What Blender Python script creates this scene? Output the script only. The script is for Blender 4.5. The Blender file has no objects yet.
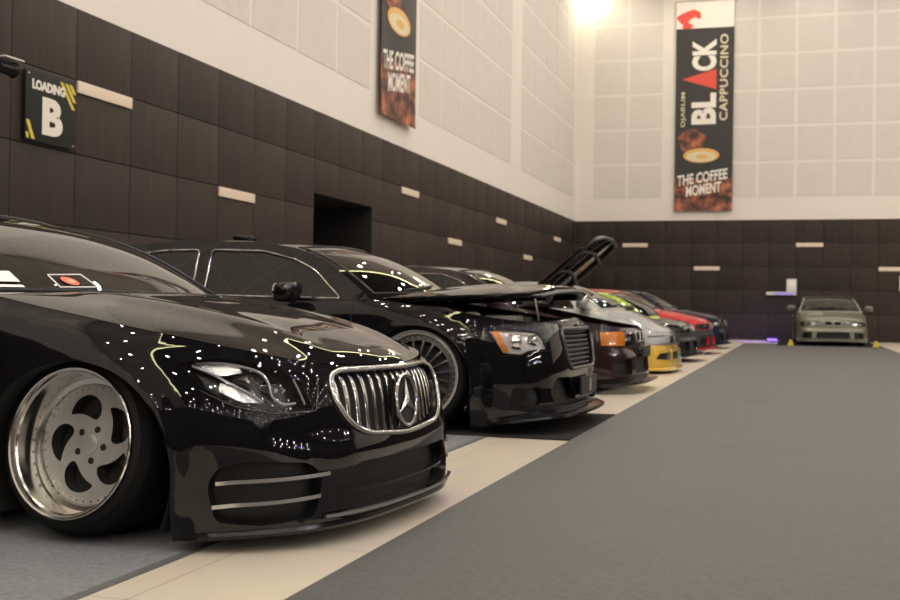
import math, random
import numpy as np

# ------------------------------------------------------------------ curves
def pchip(xs, ys):
    xs = np.asarray(xs, float); ys = np.asarray(ys, float)
    h = np.diff(xs); d = np.diff(ys) / h
    m = np.zeros_like(ys)
    if len(xs) == 2:
        m[:] = d[0]
    else:
        m[0], m[-1] = d[0], d[-1]
        for i in range(1, len(xs) - 1):
            if d[i - 1] * d[i] > 0:
                w1, w2 = 2 * h[i] + h[i - 1], h[i] + 2 * h[i - 1]
                m[i] = (w1 + w2) / (w1 / d[i - 1] + w2 / d[i])
    def f(x):
        x = np.clip(np.asarray(x, float), xs[0], xs[-1])
        i = np.clip(np.searchsorted(xs, x, side='right') - 1, 0, len(xs) - 2)
        t = (x - xs[i]) / h[i]
        t2, t3 = t * t, t * t * t
        return ((2 * t3 - 3 * t2 + 1) * ys[i] + (t3 - 2 * t2 + t) * h[i] * m[i]
                + (-2 * t3 + 3 * t2) * ys[i + 1] + (t3 - t2) * h[i] * m[i + 1])
    return f

def catmull(pts, n=24, closed=False):
    P = np.asarray(pts, float)
    if closed:
        P = np.vstack([P[-1], P, P[0], P[1]])
    else:
        P = np.vstack([2 * P[0] - P[1], P, 2 * P[-1] - P[-2]])
    out = []
    for i in range(1, len(P) - 2):
        p0, p1, p2, p3 = P[i - 1], P[i], P[i + 1], P[i + 2]
        t = np.linspace(0, 1, n, endpoint=False)[:, None]
        out.append(.5 * (2 * p1 + (p2 - p0) * t + (2 * p0 - 5 * p1 + 4 * p2 - p3) * t ** 2
                         + (3 * p1 - p0 - 3 * p2 + p3) * t ** 3))
    out = np.vstack(out)
    return out if closed else np.vstack([out, P[-2]])

def fillet(poly, r, n=5):
    """round the corners of a closed 2D polygon"""
    P = [np.array(p, float) for p in poly]
    out = []
    N = len(P)
    for i in range(N):
        a, b, c = P[i - 1], P[i], P[(i + 1) % N]
        rr = r[i] if isinstance(r, (list, tuple)) else r
        la, lc = np.linalg.norm(a - b), np.linalg.norm(c - b)
        q = min(rr, .48 * la, .48 * lc)
        if q < 1e-4:
            out.append(b); continue
        s, e = b + (a - b) / la * q, b + (c - b) / lc * q
        for k in range(n + 1):
            t = k / n
            out.append((1 - t) ** 2 * s + 2 * t * (1 - t) * b + t * t * e)
    return np.array(out)

def densify(poly, h, closed=True):
    P = np.asarray(poly, float)
    out = []
    N = len(P)
    for i in range(N if closed else N - 1):
        a, b = P[i], P[(i + 1) % N]
        k = max(1, int(math.ceil(np.linalg.norm(b - a) / h)))
        for j in range(k):
            out.append(a + (b - a) * j / k)
    if not closed:
        out.append(P[-1])
    return np.array(out)

def inside(poly, pts):
    x, y = pts[:, 0], pts[:, 1]
    r = np.zeros(len(pts), bool)
    N = len(poly)
    for i in range(N):
        x0, y0 = poly[i]; x1, y1 = poly[(i + 1) % N]
        if y0 == y1:
            continue
        c = (y0 > y) != (y1 > y)
        r ^= c & (x < (x1 - x0) * (y - y0) / (y1 - y0) + x0)
    return r

def smooth01(t):
    t = np.clip(t, 0, 1)
    return t * t * (3 - 2 * t)

# ------------------------------------------------------------------ the shape of a car body
class Shape:
    """lower body = a sheet wrapped round the plan outline, parameters (s, z);
    nose centre is s = 0, s > 0 the car's left side, s < 0 its right side"""
    def __init__(self, sp):
        self.sp = sp
        P = np.array(sp['plan'], float)
        mir = P[1:3][::-1] * [1, -1]
        end = P[-3:-1][::-1] * [1, -1]
        full = catmull(np.vstack([mir, P, end]), 40)
        i0, i1 = 2 * 40, 2 * 40 + (len(P) - 1) * 40
        c = full[i0:i1 + 1]
        L = np.r_[0, np.cumsum(np.linalg.norm(np.diff(c, axis=0), axis=1))]
        self.S = L[-1]
        n = 1600
        self.sv = np.linspace(0, self.S, n)
        self.cx = np.interp(self.sv, L, c[:, 0]); self.cy = np.interp(self.sv, L, c[:, 1])
        k = np.ones(9) / 9
        def der(a, odd):
            ext = np.r_[(-a[20:0:-1] if odd else a[20:0:-1]), a, (-a[-2:-22:-1] if odd else a[-2:-22:-1])]
            ext = np.convolve(ext, k, 'same')
            return np.gradient(ext, self.sv[1])[20:-20]
        tx, ty = der(self.cx, False), der(self.cy, True)
        m = np.hypot(tx, ty)
        self.nx, self.ny = ty / m, -tx / m
        self.nmax = int(np.argmax(self.cy))
        ks = lambda e: [self.at(*q[0]) for q in e]
        f = lambda e: pchip(ks(e), [q[1] for q in e])
        self.zb, self.zt = f(sp['bottom']), f(sp['top'])
        self.pk = np.array([self.at(*q[0]) for q in sp['profile']])
        self.pt = [pchip([a for a, b in q[1]], [b for a, b in q[1]]) for q in sp['profile']]
        self.arches = sp['arches']     # (x, z, radius)
    def at(self, ax, v):
        if ax == 's': return v
        if ax == 'y': return float(np.interp(v, self.cy[:self.nmax + 1], self.sv[:self.nmax + 1]))
        if ax == 'x': return float(np.interp(-v, -self.cx, self.sv))
        if ax == 'end': return self.S
        if ax == 'ty':
            i = self.nmax
            return float(np.interp(-v, -self.cy[i:], self.sv[i:]))
    def sx(self, x):
        return np.interp(-np.asarray(x, float), -self.cx, self.sv)
    def wrap(self, s, z, depth=0.):
        s = np.asarray(s, float); z = np.asarray(z, float)
        a, sg = np.abs(s), np.where(s < 0, -1., 1.)
        x, y = np.interp(a, self.sv, self.cx), np.interp(a, self.sv, self.cy)
        nx, ny = np.interp(a, self.sv, self.nx), np.interp(a, self.sv, self.ny)
        zb, zt = self.zb(a), self.zt(a)
        tau = np.clip((z - zb) / (zt - zb), 0, 1)
        i = np.clip(np.searchsorted(self.pk, a, side='right') - 1, 0, len(self.pk) - 2)
        w = smooth01((a - self.pk[i]) / (self.pk[i + 1] - self.pk[i]))
        T = np.array([p(tau) for p in self.pt])
        idx = np.arange(a.size).reshape(a.shape)
        Tf = T.reshape(len(self.pt), -1)
        o = ((1 - w).ravel() * Tf[i.ravel(), idx.ravel()] + w.ravel() * Tf[i.ravel() + 1, idx.ravel()]).reshape(a.shape)
        fl = self.sp.get('flare', .012)
        for (ax, az, r) in self.arches:
            d = np.hypot(x - ax, z - az) - r
            o = o + fl * np.exp(-(np.maximum(d, 0) / .05) ** 2) * smooth01(1.2 - tau)
        for (ps, pz, ss, sz, amp) in self.sp.get('bumps', ()):
            o = o + amp * np.exp(-((a - ps) / ss) ** 2 - ((z - pz) / sz) ** 2)
        o = o - depth
        return np.stack([x + nx * o, sg * (y + ny * o), z + 0 * x], -1)
    def wrap_n(self, s, z, depth=0.):
        e = .003
        ds = self.wrap(s + e, z, depth) - self.wrap(s - e, z, depth)
        dz = self.wrap(s, z + e, depth) - self.wrap(s, z - e, depth)
        n = np.cross(ds, dz)
        return n / np.maximum(np.linalg.norm(n, axis=-1, keepdims=True), 1e-9)
    def shoulder(self, s):
        s = np.asarray(s, float)
        return self.wrap(s, self.zt(np.abs(s)))
    # ---- cabin
    def belt_z(self, x):
        return self.zt(self.sx(x))
    def belt_y(self, x):
        return np.abs(self.shoulder(self.sx(x))[..., 1])
    def cab_y(self, x, z):
        dz = np.maximum(np.asarray(z, float) - self.belt_z(x), 0)
        return self.belt_y(x) - .012 * smooth01(dz / .02) - self.sp['tumble'] * dz - .12 * dz * dz
    def rail(self):
        if not hasattr(self, '_rail'):
            R = [list(p) for p in self.sp['rail']]
            R[0][1] = float(self.belt_z(R[0][0])); R[-1][1] = float(self.belt_z(R[-1][0]))
            c = catmull(R, 20)
            L = np.r_[0, np.cumsum(np.linalg.norm(np.diff(c, axis=0), axis=1))]
            self._rail = (c, L / L[-1])
        return self._rail
    def rail_w(self, x):
        c, L = self.rail()
        return float(np.interp(-x, -c[:, 0], L))
    def canopy(self, w, v):
        c, L = self.rail()
        w = np.asarray(w, float); v = np.asarray(v, float)
        x, z = np.interp(w, L, c[:, 0]), np.interp(w, L, c[:, 1])
        y = self.cab_y(x, z)
        K = self.sp['bow']
        wk = [self.rail_w(q[0]) for q in K]
        bx, bz = pchip(wk, [q[1] for q in K])(w), pchip(wk, [q[2] for q in K])(w)
        g = 1 - np.abs(v) ** 2.3
        return np.stack([x + bx * g, y * v, z + bz * g], -1)
    def canopy_n(self, w, v):
        e = .004
        w0, w1 = np.clip(w - e, 0, 1), np.clip(w + e, 0, 1)
        v0, v1 = np.clip(v - e, -1, 1), np.clip(v + e, -1, 1)
        n = np.cross(self.canopy(w, v1) - self.canopy(w, v0), self.canopy(w1, v) - self.canopy(w0, v))
        return n / np.maximum(np.linalg.norm(n, axis=-1, keepdims=True), 1e-9)
    def cowl(self, a):
        return self.canopy(np.zeros_like(a), a)
    def hood(self, a, b):
        """a -1 right .. 1 left, b 0 nose .. 1 windscreen"""
        sc, sh = self.at(*self.sp['hood_corner']), float(self.sx(self.sp['rail'][0][0]))
        A = (a + 1) / 2
        F = self.shoulder(a * sc); K = self.cowl(a)
        Gl, Gr = self.shoulder(sc + (sh - sc) * b), self.shoulder(-(sc + (sh - sc) * b))
        e = np.ones_like(a)
        F0, F1 = self.shoulder(-sc * e), self.shoulder(sc * e)
        K0, K1 = self.cowl(-e), self.cowl(e)
        A, B = A[..., None], b[..., None]
        P = (1 - B) * F + B * K + (1 - A) * Gr + A * Gl - ((1 - A) * (1 - B) * F0 + A * (1 - B) * F1 + (1 - A) * B * K0 + A * B * K1)
        hb, cr = self.sp['hood_bulge'], self.sp['hood_crown']
        f = (1 - (1 - b) ** 3) - b
        z = hb * f * (1 - np.abs(a) ** 4) + cr * (1 - a * a) * np.sin(np.pi * np.clip(b, 0, 1)) ** .7
        for (pa, wd, amp) in self.sp.get('hood_ridges', ()):
            z = z + amp * np.exp(-((np.abs(a) - pa) / wd) ** 2) * smooth01(b / .25) * smooth01((1 - b) / .2)
        P = P.copy(); P[..., 2] += z
        return P
    def deck(self, a, b):
        """trunk lid: b 0 tail .. 1 rear window"""
        sc, sh = self.at(*self.sp['deck_corner']), float(self.sx(self.sp['rail'][-1][0]))
        A = (a + 1) / 2
        sg = np.where(a < 0, -1., 1.)
        top = lambda q, g: self.shoulder(g * (self.S - q))
        F = top(np.abs(a) * (self.S - sc), sg)
        K = self.canopy(np.ones_like(a), a)
        e = np.ones_like(a)
        Gl, Gr = self.shoulder(sc + (sh - sc) * b), self.shoulder(-(sc + (sh - sc) * b))
        F0, F1, K0, K1 = self.shoulder(-sc * e), self.shoulder(sc * e), self.canopy(e, -e), self.canopy(e, e)
        A, B = A[..., None], b[..., None]
        P = (1 - B) * F + B * K + (1 - A) * Gr + A * Gl - ((1 - A) * (1 - B) * F0 + A * (1 - B) * F1 + (1 - A) * B * K0 + A * B * K1)
        P = P.copy(); P[..., 2] += .02 * (1 - a * a) * np.sin(np.pi * b)
        return P
# --- END MATH
# ------------------------------------------------------------------ the cars' shapes
Y, X, TY = 'y', 'x', 'ty'
SPEC = {}
SPEC['coupe'] = dict(   # the near black car
    plan=[(.86, 0), (.852, .25), (.815, .48), (.73, .67), (.58, .80), (.36, .875), (0, .908), (-.5, .915), (-1.4, .926), (-2.4, .922),
          (-3.0, .91), (-3.5, .86), (-3.88, .74), (-4.04, .45), (-4.08, 0)],
    bottom=[((Y, 0), .055), ((Y, .7), .05), ((X, .36), .035), ((X, -.36), .10), ((X, -2.5), .10), ((X, -3.4), .14), (('end', 0), .18)],
    top=[((Y, 0), .585), ((Y, .45), .60), ((Y, .68), .63), ((X, .5), .665), ((X, .2), .715), ((X, -.2), .785), ((X, -.5), .835), ((X, -1.0), .845), ((X, -2.2), .865),
         ((X, -3.0), .885), ((X, -3.7), .90), (('end', 0), .90)],
    profile=[((Y, 0), [(0, -.015), (.08, .0), (.2, -.005), (.34, 0), (.45, -.005), (.6, -.02), (.9, -.042), (1, -.075)]),
             ((Y, .50), [(0, -.015), (.08, .0), (.3, 0), (.45, -.005), (.6, -.025), (.9, -.072), (1, -.12)]),
             ((X, .55), [(0, -.02), (.15, 0), (.45, 0), (.65, -.012), (.82, -.05), (.93, -.10), (1, -.155)]),
             ((X, 0), [(0, -.02), (.3, 0), (.65, 0), (.82, -.012), (.93, -.045), (1, -.11)]),
             ((X, -.6), [(0, -.05), (.1, -.015), (.35, 0), (.6, -.006), (.8, -.012), (.93, -.04), (1, -.075)]),
             ((X, -2.4), [(0, -.05), (.1, -.015), (.35, 0), (.6, -.006), (.8, -.012), (.93, -.04), (1, -.075)]),
             ((X, -3.2), [(0, -.04), (.3, 0), (.6, -.006), (.8, -.03), (.93, -.08), (1, -.14)]),
             (('end', 0), [(0, -.06), (.15, 0), (.5, -.01), (.8, -.05), (.93, -.09), (1, -.12)])],
    arches=[(.015, .235, .372), (-2.94, .25, .36)], flare=.014,
    tumble=.50,
    rail=[(-.50, .84), (-.66, .94), (-.85, 1.04), (-1.07, 1.115), (-1.35, 1.165), (-1.75, 1.19), (-2.15, 1.195), (-2.6, 1.16), (-3.05, 1.06), (-3.45, .93), (-3.6, .89)],
    bow=[(-.50, .15, .005), (-.9, .12, .02), (-1.25, .08, .03), (-1.6, .0, .04), (-2.3, 0, .035), (-2.9, -.12, .03), (-3.3, -.18, .015), (-3.6, -.16, .012)],
    hood_corner=(Y, .66), deck_corner=(TY, .70), hood_bulge=.075, hood_crown=.035, hood_ridges=[(.52, .10, .012)],
)

SPEC['limo'] = dict(    # the black sedan with its hood ajar
    plan=[(.94, 0), (.932, .30), (.90, .55), (.84, .72), (.72, .83), (.50, .91), (.20, .935), (-.5, .94), (-1.5, .95), (-2.6, .94),
          (-3.1, .935), (-3.6, .90), (-3.98, .78), (-4.10, .5), (-4.12, 0)],
    bottom=[((Y, 0), .10), ((Y, .7), .09), ((X, .42), .045), ((X, -.40), .12), ((X, -2.6), .12), ((X, -3.5), .16), (('end', 0), .2)],
    top=[((Y, 0), .735), ((Y, .40), .725), ((Y, .70), .715), ((X, .6), .735), ((X, .3), .775), ((X, 0), .815), ((X, -.34), .852), ((X, -.75), .838), ((X, -1.1), .842), ((X, -2.2), .885),
         ((X, -3.0), .92), ((X, -3.7), .945), (('end', 0), .95)],
    profile=[((Y, 0), [(0, .0), (.15, .01), (.3, -.005), (.45, -.015), (.6, -.02), (.9, -.035), (1, -.07)]),
             ((Y, .55), [(0, .0), (.15, .01), (.3, .0), (.5, -.005), (.7, -.02), (.9, -.05), (1, -.10)]),
             ((X, .55), [(0, -.01), (.15, .005), (.5, 0), (.75, -.012), (.9, -.035), (.96, -.06), (1, -.11)]),
             ((X, 0), [(0, -.02), (.3, 0), (.65, 0), (.85, -.008), (.94, -.03), (1, -.10)]),
             ((X, -.6), [(0, -.05), (.1, -.015), (.35, 0), (.6, -.004), (.85, -.012), (.94, -.03), (1, -.07)]),
             ((X, -2.6), [(0, -.05), (.1, -.015), (.35, 0), (.6, -.004), (.85, -.012), (.94, -.03), (1, -.07)]),
             ((X, -3.4), [(0, -.04), (.3, 0), (.6, -.004), (.85, -.03), (.94, -.06), (1, -.12)]),
             (('end', 0), [(0, -.04), (.15, 0), (.5, -.01), (.8, -.03), (.93, -.06), (1, -.10)])],
    arches=[(0, .30, .385), (-3.05, .30, .385)], flare=.016,
    tumble=.46,
    rail=[(-.34, .855), (-.48, .955), (-.64, 1.06), (-.84, 1.16), (-1.08, 1.225), (-1.5, 1.258), (-2.0, 1.255), (-2.55, 1.20), (-3.0, 1.08), (-3.35, .95), (-3.45, .935)],
    bow=[(-.34, .26, .02), (-.7, .20, .03), (-1.05, .12, .03), (-1.5, .0, .03), (-2.3, 0, .03), (-2.8, -.12, .025), (-3.2, -.16, .015), (-3.45, -.14, .01)],
    hood_corner=(Y, .70), deck_corner=(TY, .74), hood_bulge=.042, hood_crown=.026, hood_ridges=[(.42, .10, .010)],
)
SPEC['saloon'] = dict(  # older, smaller four-door cars
    plan=[(.80, 0), (.792, .3), (.765, .52), (.70, .68), (.56, .78), (.32, .835), (0, .85), (-.5, .855), (-1.4, .86), (-2.3, .855), (-2.9, .845), (-3.3, .80),
          (-3.58, .68), (-3.68, .42), (-3.70, 0)],
    bottom=[((Y, 0), .10), ((Y, .6), .09), ((X, .38), .07), ((X, -.36), .12), ((X, -2.3), .12), ((X, -3.1), .17), (('end', 0), .22)],
    top=[((Y, 0), .64), ((Y, .40), .64), ((Y, .66), .65), ((X, .5), .675), ((X, .2), .72), ((X, -.42), .83), ((X, -.9), .845), ((X, -2.0), .86), ((X, -2.8), .865), ((X, -3.4), .87), (('end', 0), .87)],
    profile=[((Y, 0), [(0, -.02), (.15, .01), (.4, .0), (.52, -.005), (.60, -.035), (.9, -.05), (1, -.085)]),
             ((Y, .52), [(0, -.02), (.15, .01), (.4, .0), (.52, -.005), (.60, -.035), (.9, -.05), (1, -.09)]),
             ((X, .5), [(0, -.015), (.15, .005), (.5, 0), (.75, -.012), (.92, -.04), (1, -.09)]),
             ((X, 0), [(0, -.02), (.3, 0), (.65, 0), (.85, -.008), (.94, -.03), (1, -.09)]),
             ((X, -.6), [(0, -.04), (.1, -.015), (.35, 0), (.6, -.004), (.85, -.012), (.94, -.03), (1, -.06)]),
             ((X, -2.3), [(0, -.04), (.1, -.015), (.35, 0), (.6, -.004), (.85, -.012), (.94, -.03), (1, -.06)]),
             ((X, -3.0), [(0, -.04), (.3, 0), (.6, -.004), (.85, -.03), (.94, -.05), (1, -.10)]),
             (('end', 0), [(0, -.04), (.15, 0), (.5, -.01), (.8, -.03), (.93, -.05), (1, -.09)])],
    arches=[(0, .27, .335), (-2.70, .27, .335)], flare=.016,
    tumble=.44,
    rail=[(-.42, .83), (-.56, .94), (-.73, 1.06), (-.92, 1.16), (-1.15, 1.215), (-1.55, 1.245), (-1.95, 1.235), (-2.35, 1.17), (-2.68, 1.03), (-2.92, .885), (-3.0, .868)],
    bow=[(-.42, .20, .015), (-.7, .15, .025), (-1.1, .09, .03), (-1.5, .0, .03), (-2.0, 0, .03), (-2.5, -.09, .025), (-2.8, -.12, .015), (-3.0, -.11, .01)],
    hood_corner=(Y, .64), deck_corner=(TY, .64), hood_bulge=.04, hood_crown=.03, hood_ridges=[(.45, .10, .008)],
)
def derive(base, name, wid=1., length=1., tall=1., **kw):
    """a relative of another shape, stretched"""
    import copy
    b = copy.deepcopy(SPEC[base])
    b['plan'] = [(x * length, y * wid) for x, y in b['plan']]
    fx = lambda k: (k[0], k[1] * (wid if k[0] in (Y, TY) else length if k[0] == X else 1))
    b['bottom'] = [(fx(k), z) for k, z in b['bottom']]
    b['top'] = [(fx(k), z * tall) for k, z in b['top']]
    b['profile'] = [(fx(k), p) for k, p in b['profile']]
    b['arches'] = [(x * length, z, r) for x, z, r in b['arches']]
    b['rail'] = [(x * length, z * tall) for x, z in b['rail']]
    b['bow'] = [(x * length, u, v) for x, u, v in b['bow']]
    for k in ('hood_corner', 'deck_corner'): b[k] = fx(b[k])
    b.update(kw); SPEC[name] = b
derive('saloon', 'hatch', 1.0, .97, .91)
SPEC['hatch']['rail'] = [(x + .40, z) for x, z in SPEC['hatch']['rail']]
SPEC['hatch']['bow'] = [(x + .40, u, v) for x, u, v in SPEC['hatch']['bow']]
derive('saloon', 'sport', 1.03, 1.02, .95)
derive('saloon', 'exec', 1.06, 1.08, 1.05)
import bpy, bmesh
from mathutils import Vector, Matrix, Euler
from mathutils.geometry import delaunay_2d_cdt

SC = bpy.context.scene
COL = SC.collection
PI = math.pi
random.seed(7)

# ------------------------------------------------------------------ materials
def _mat(name):
    m = bpy.data.materials.new(name); m.use_nodes = True
    nt = m.node_tree
    for n in list(nt.nodes): nt.nodes.remove(n)
    out = nt.nodes.new('ShaderNodeOutputMaterial')
    return m, nt, out

def principled(name, col, rough=.5, metal=0., coat=0., coat_rough=.03, spec=.5, emit=None, emit_s=0., noise=0., nscale=30., bump=0., bscale=200., aniso=0., ior=1.5):
    m, nt, out = _mat(name)
    b = nt.nodes.new('ShaderNodeBsdfPrincipled')
    nt.links.new(b.outputs[0], out.inputs[0])
    c = (*col, 1.)
    b.inputs['Base Color'].default_value = c
    b.inputs['Roughness'].default_value = rough
    b.inputs['Metallic'].default_value = metal
    b.inputs['Coat Weight'].default_value = coat
    b.inputs['Coat Roughness'].default_value = coat_rough; b.inputs['Coat IOR'].default_value = 1.5
    b.inputs['Specular IOR Level'].default_value = spec
    b.inputs['IOR'].default_value = ior
    if emit:
        b.inputs['Emission Color'].default_value = (*emit, 1.); b.inputs['Emission Strength'].default_value = emit_s
    tc = nt.nodes.new('ShaderNodeTexCoord')
    if noise > 0:
        n = nt.nodes.new('ShaderNodeTexNoise'); n.inputs['Scale'].default_value = nscale; n.inputs['Detail'].default_value = 5
        nt.links.new(tc.outputs['Object'], n.inputs['Vector'])
        r = nt.nodes.new('ShaderNodeMapRange')
        r.inputs['From Min'].default_value = .25; r.inputs['From Max'].default_value = .75
        r.inputs['To Min'].default_value = 1 - noise; r.inputs['To Max'].default_value = 1 + noise
        nt.links.new(n.outputs['Fac'], r.inputs['Value'])
        mx = nt.nodes.new('ShaderNodeVectorMath'); mx.operation = 'SCALE'
        mx.inputs[0].default_value = col
        nt.links.new(r.outputs[0], mx.inputs['Scale'])
        nt.links.new(mx.outputs[0], b.inputs['Base Color'])
    if bump > 0:
        n2 = nt.nodes.new('ShaderNodeTexNoise'); n2.inputs['Scale'].default_value = bscale; n2.inputs['Detail'].default_value = 3
        nt.links.new(tc.outputs['Object'], n2.inputs['Vector'])
        bp = nt.nodes.new('ShaderNodeBump'); bp.inputs['Strength'].default_value = bump; bp.inputs['Distance'].default_value = .004
        nt.links.new(n2.outputs['Fac'], bp.inputs['Height'])
        nt.links.new(bp.outputs[0], b.inputs['Normal'])
    return m

def paint(name, col, metal=0., rough=.35, flake=.0, spec=.3):
    return principled(name, col, rough=rough, metal=metal, coat=1., coat_rough=.012, spec=spec, noise=flake, nscale=900)

def glass(name, tint, rough=.01):
    m, nt, out = _mat(name)
    tr = nt.nodes.new('ShaderNodeBsdfTransparent'); tr.inputs[0].default_value = (*tint, 1)
    gl = nt.nodes.new('ShaderNodeBsdfGlossy'); gl.inputs['Roughness'].default_value = rough
    fr = nt.nodes.new('ShaderNodeFresnel'); fr.inputs['IOR'].default_value = 1.52
    # a sheet of glass reflects from both its faces
    mm = nt.nodes.new('ShaderNodeMath'); mm.operation = 'MULTIPLY'; mm.inputs[1].default_value = 1.5; mm.use_clamp = True
    mx = nt.nodes.new('ShaderNodeMixShader')
    nt.links.new(fr.outputs[0], mm.inputs[0]); nt.links.new(mm.outputs[0], mx.inputs[0])
    nt.links.new(tr.outputs[0], mx.inputs[1]); nt.links.new(gl.outputs[0], mx.inputs[2])
    nt.links.new(mx.outputs[0], out.inputs[0])
    return m

def emitter(name, col, s):
    m, nt, out = _mat(name)
    e = nt.nodes.new('ShaderNodeEmission'); e.inputs[0].default_value = (*col, 1); e.inputs[1].default_value = s
    nt.links.new(e.outputs[0], out.inputs[0])
    return m

M = {}
M['black'] = paint('black_car_paint', (.0035, .0035, .005), spec=0.)
M['plastic'] = principled('black_plastic', (.012, .012, .013), .45, noise=.15)
M['gloss_plastic'] = principled('gloss_black_plastic', (.006, .006, .007), .16, spec=.35)
M['dark'] = principled('dark_cavity', (.006, .006, .006), .8, noise=.2)
M['mesh'] = principled('intake_mesh', (.005, .005, .005), .45, spec=.3, bump=.35, bscale=160)
M['rubber'] = principled('tyre_rubber', (.006, .006, .006), .7, spec=.2, noise=.2, nscale=60)
M['chrome'] = principled('chrome', (.58, .57, .56), .13, 1., noise=.03)
M['satin'] = principled('satin_metal', (.52, .51, .50), .30, 1., noise=.05)
M['silver'] = principled('silver_wheel_paint', (.54, .53, .51), .33, .6, coat=.4, noise=.04)
M['polished'] = principled('polished_lip', (.72, .70, .66), .14, 1., noise=.03)
M['gunmetal'] = principled('gunmetal_wheel', (.10, .10, .10), .3, .8, coat=.3, noise=.05)
M['disc'] = principled('brake_disc', (.05, .048, .045), .45, .8, noise=.1)
M['glass'] = glass('tinted_windscreen', (.20, .205, .20))
M['glass_dark'] = glass('dark_side_glass', (.03, .031, .03))
M['lens'] = glass('lamp_lens', (.93, .93, .94))
M['reflector'] = principled('lamp_reflector', (.78, .78, .80), .16, 1., bump=1., bscale=130)
M['lamp_silver'] = principled('silvered_lamp_bowl', (.88, .87, .86), .40, .0, bump=.25, bscale=40)
M['lamp_dark'] = principled('lamp_bezel', (.035, .034, .036), .22, .6, coat=.5)
M['lamp_grey'] = principled('lamp_light_guide', (.42, .42, .46), .2, .3, coat=.6)
M['amber'] = principled('amber_indicator', (1., .36, .015), .25, coat=1., bump=.2, bscale=120)
M['red_lens'] = principled('red_tail_lens', (.35, .01, .01), .12, coat=1., noise=.05)
M['interior'] = principled('interior_trim', (.02, .019, .018), .75, noise=.2)
M['seat'] = principled('seat_cloth', (.035, .033, .032), .85, noise=.25, nscale=60)
M['engine'] = principled('engine_plastic', (.02, .02, .021), .5, noise=.2)
M['alloy'] = principled('cast_alloy', (.35, .34, .33), .38, .9, noise=.12)
M['red_trim'] = principled('red_cover', (.35, .02, .02), .35, coat=.5, noise=.05)
M['white_trim'] = principled('white_reservoir', (.65, .63, .58), .4, noise=.05)
M['card'] = principled('white_card', (.82, .80, .76), .5, noise=.03)
M['sticker_red'] = principled('red_print', (.75, .10, .06), .5, noise=.05)
M['sticker_orange'] = principled('orange_print', (.85, .42, .22), .5, noise=.05)

# ------------------------------------------------------------------ scene bookkeeping
def tag(o, label=None, cat=None, group=None, kind=None):
    if label: o['label'] = label
    if cat: o['category'] = cat
    if group: o['group'] = group
    if kind: o['kind'] = kind
    return o

def empty(name, loc, rz=0.):
    o = bpy.data.objects.new(name, None); COL.objects.link(o)
    o.location = loc; o.rotation_euler = (0, 0, rz); o.empty_display_size = .1
    return o

def mesh(name, V, F, mat, parent=None, normals=None, sharp=None, flip=False):
    V = np.asarray(V, float).reshape(-1, 3)
    me = bpy.data.meshes.new(name)
    F = [tuple(int(i) for i in f) for f in F]
    if flip: F = [f[::-1] for f in F]
    me.from_pydata(V.tolist(), [], F)
    me.update()
    mats = mat if isinstance(mat, list) else [mat]
    for m in mats: me.materials.append(m)
    me.polygons.foreach_set('use_smooth', [True] * len(me.polygons))
    if normals is not None:
        me.normals_split_custom_set_from_vertices(np.asarray(normals, float).tolist())
    elif sharp is not None:
        me.set_sharp_from_angle(angle=math.radians(sharp))
    o = bpy.data.objects.new(name, me); COL.objects.link(o)
    if parent is not None: o.parent = parent
    return o

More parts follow.
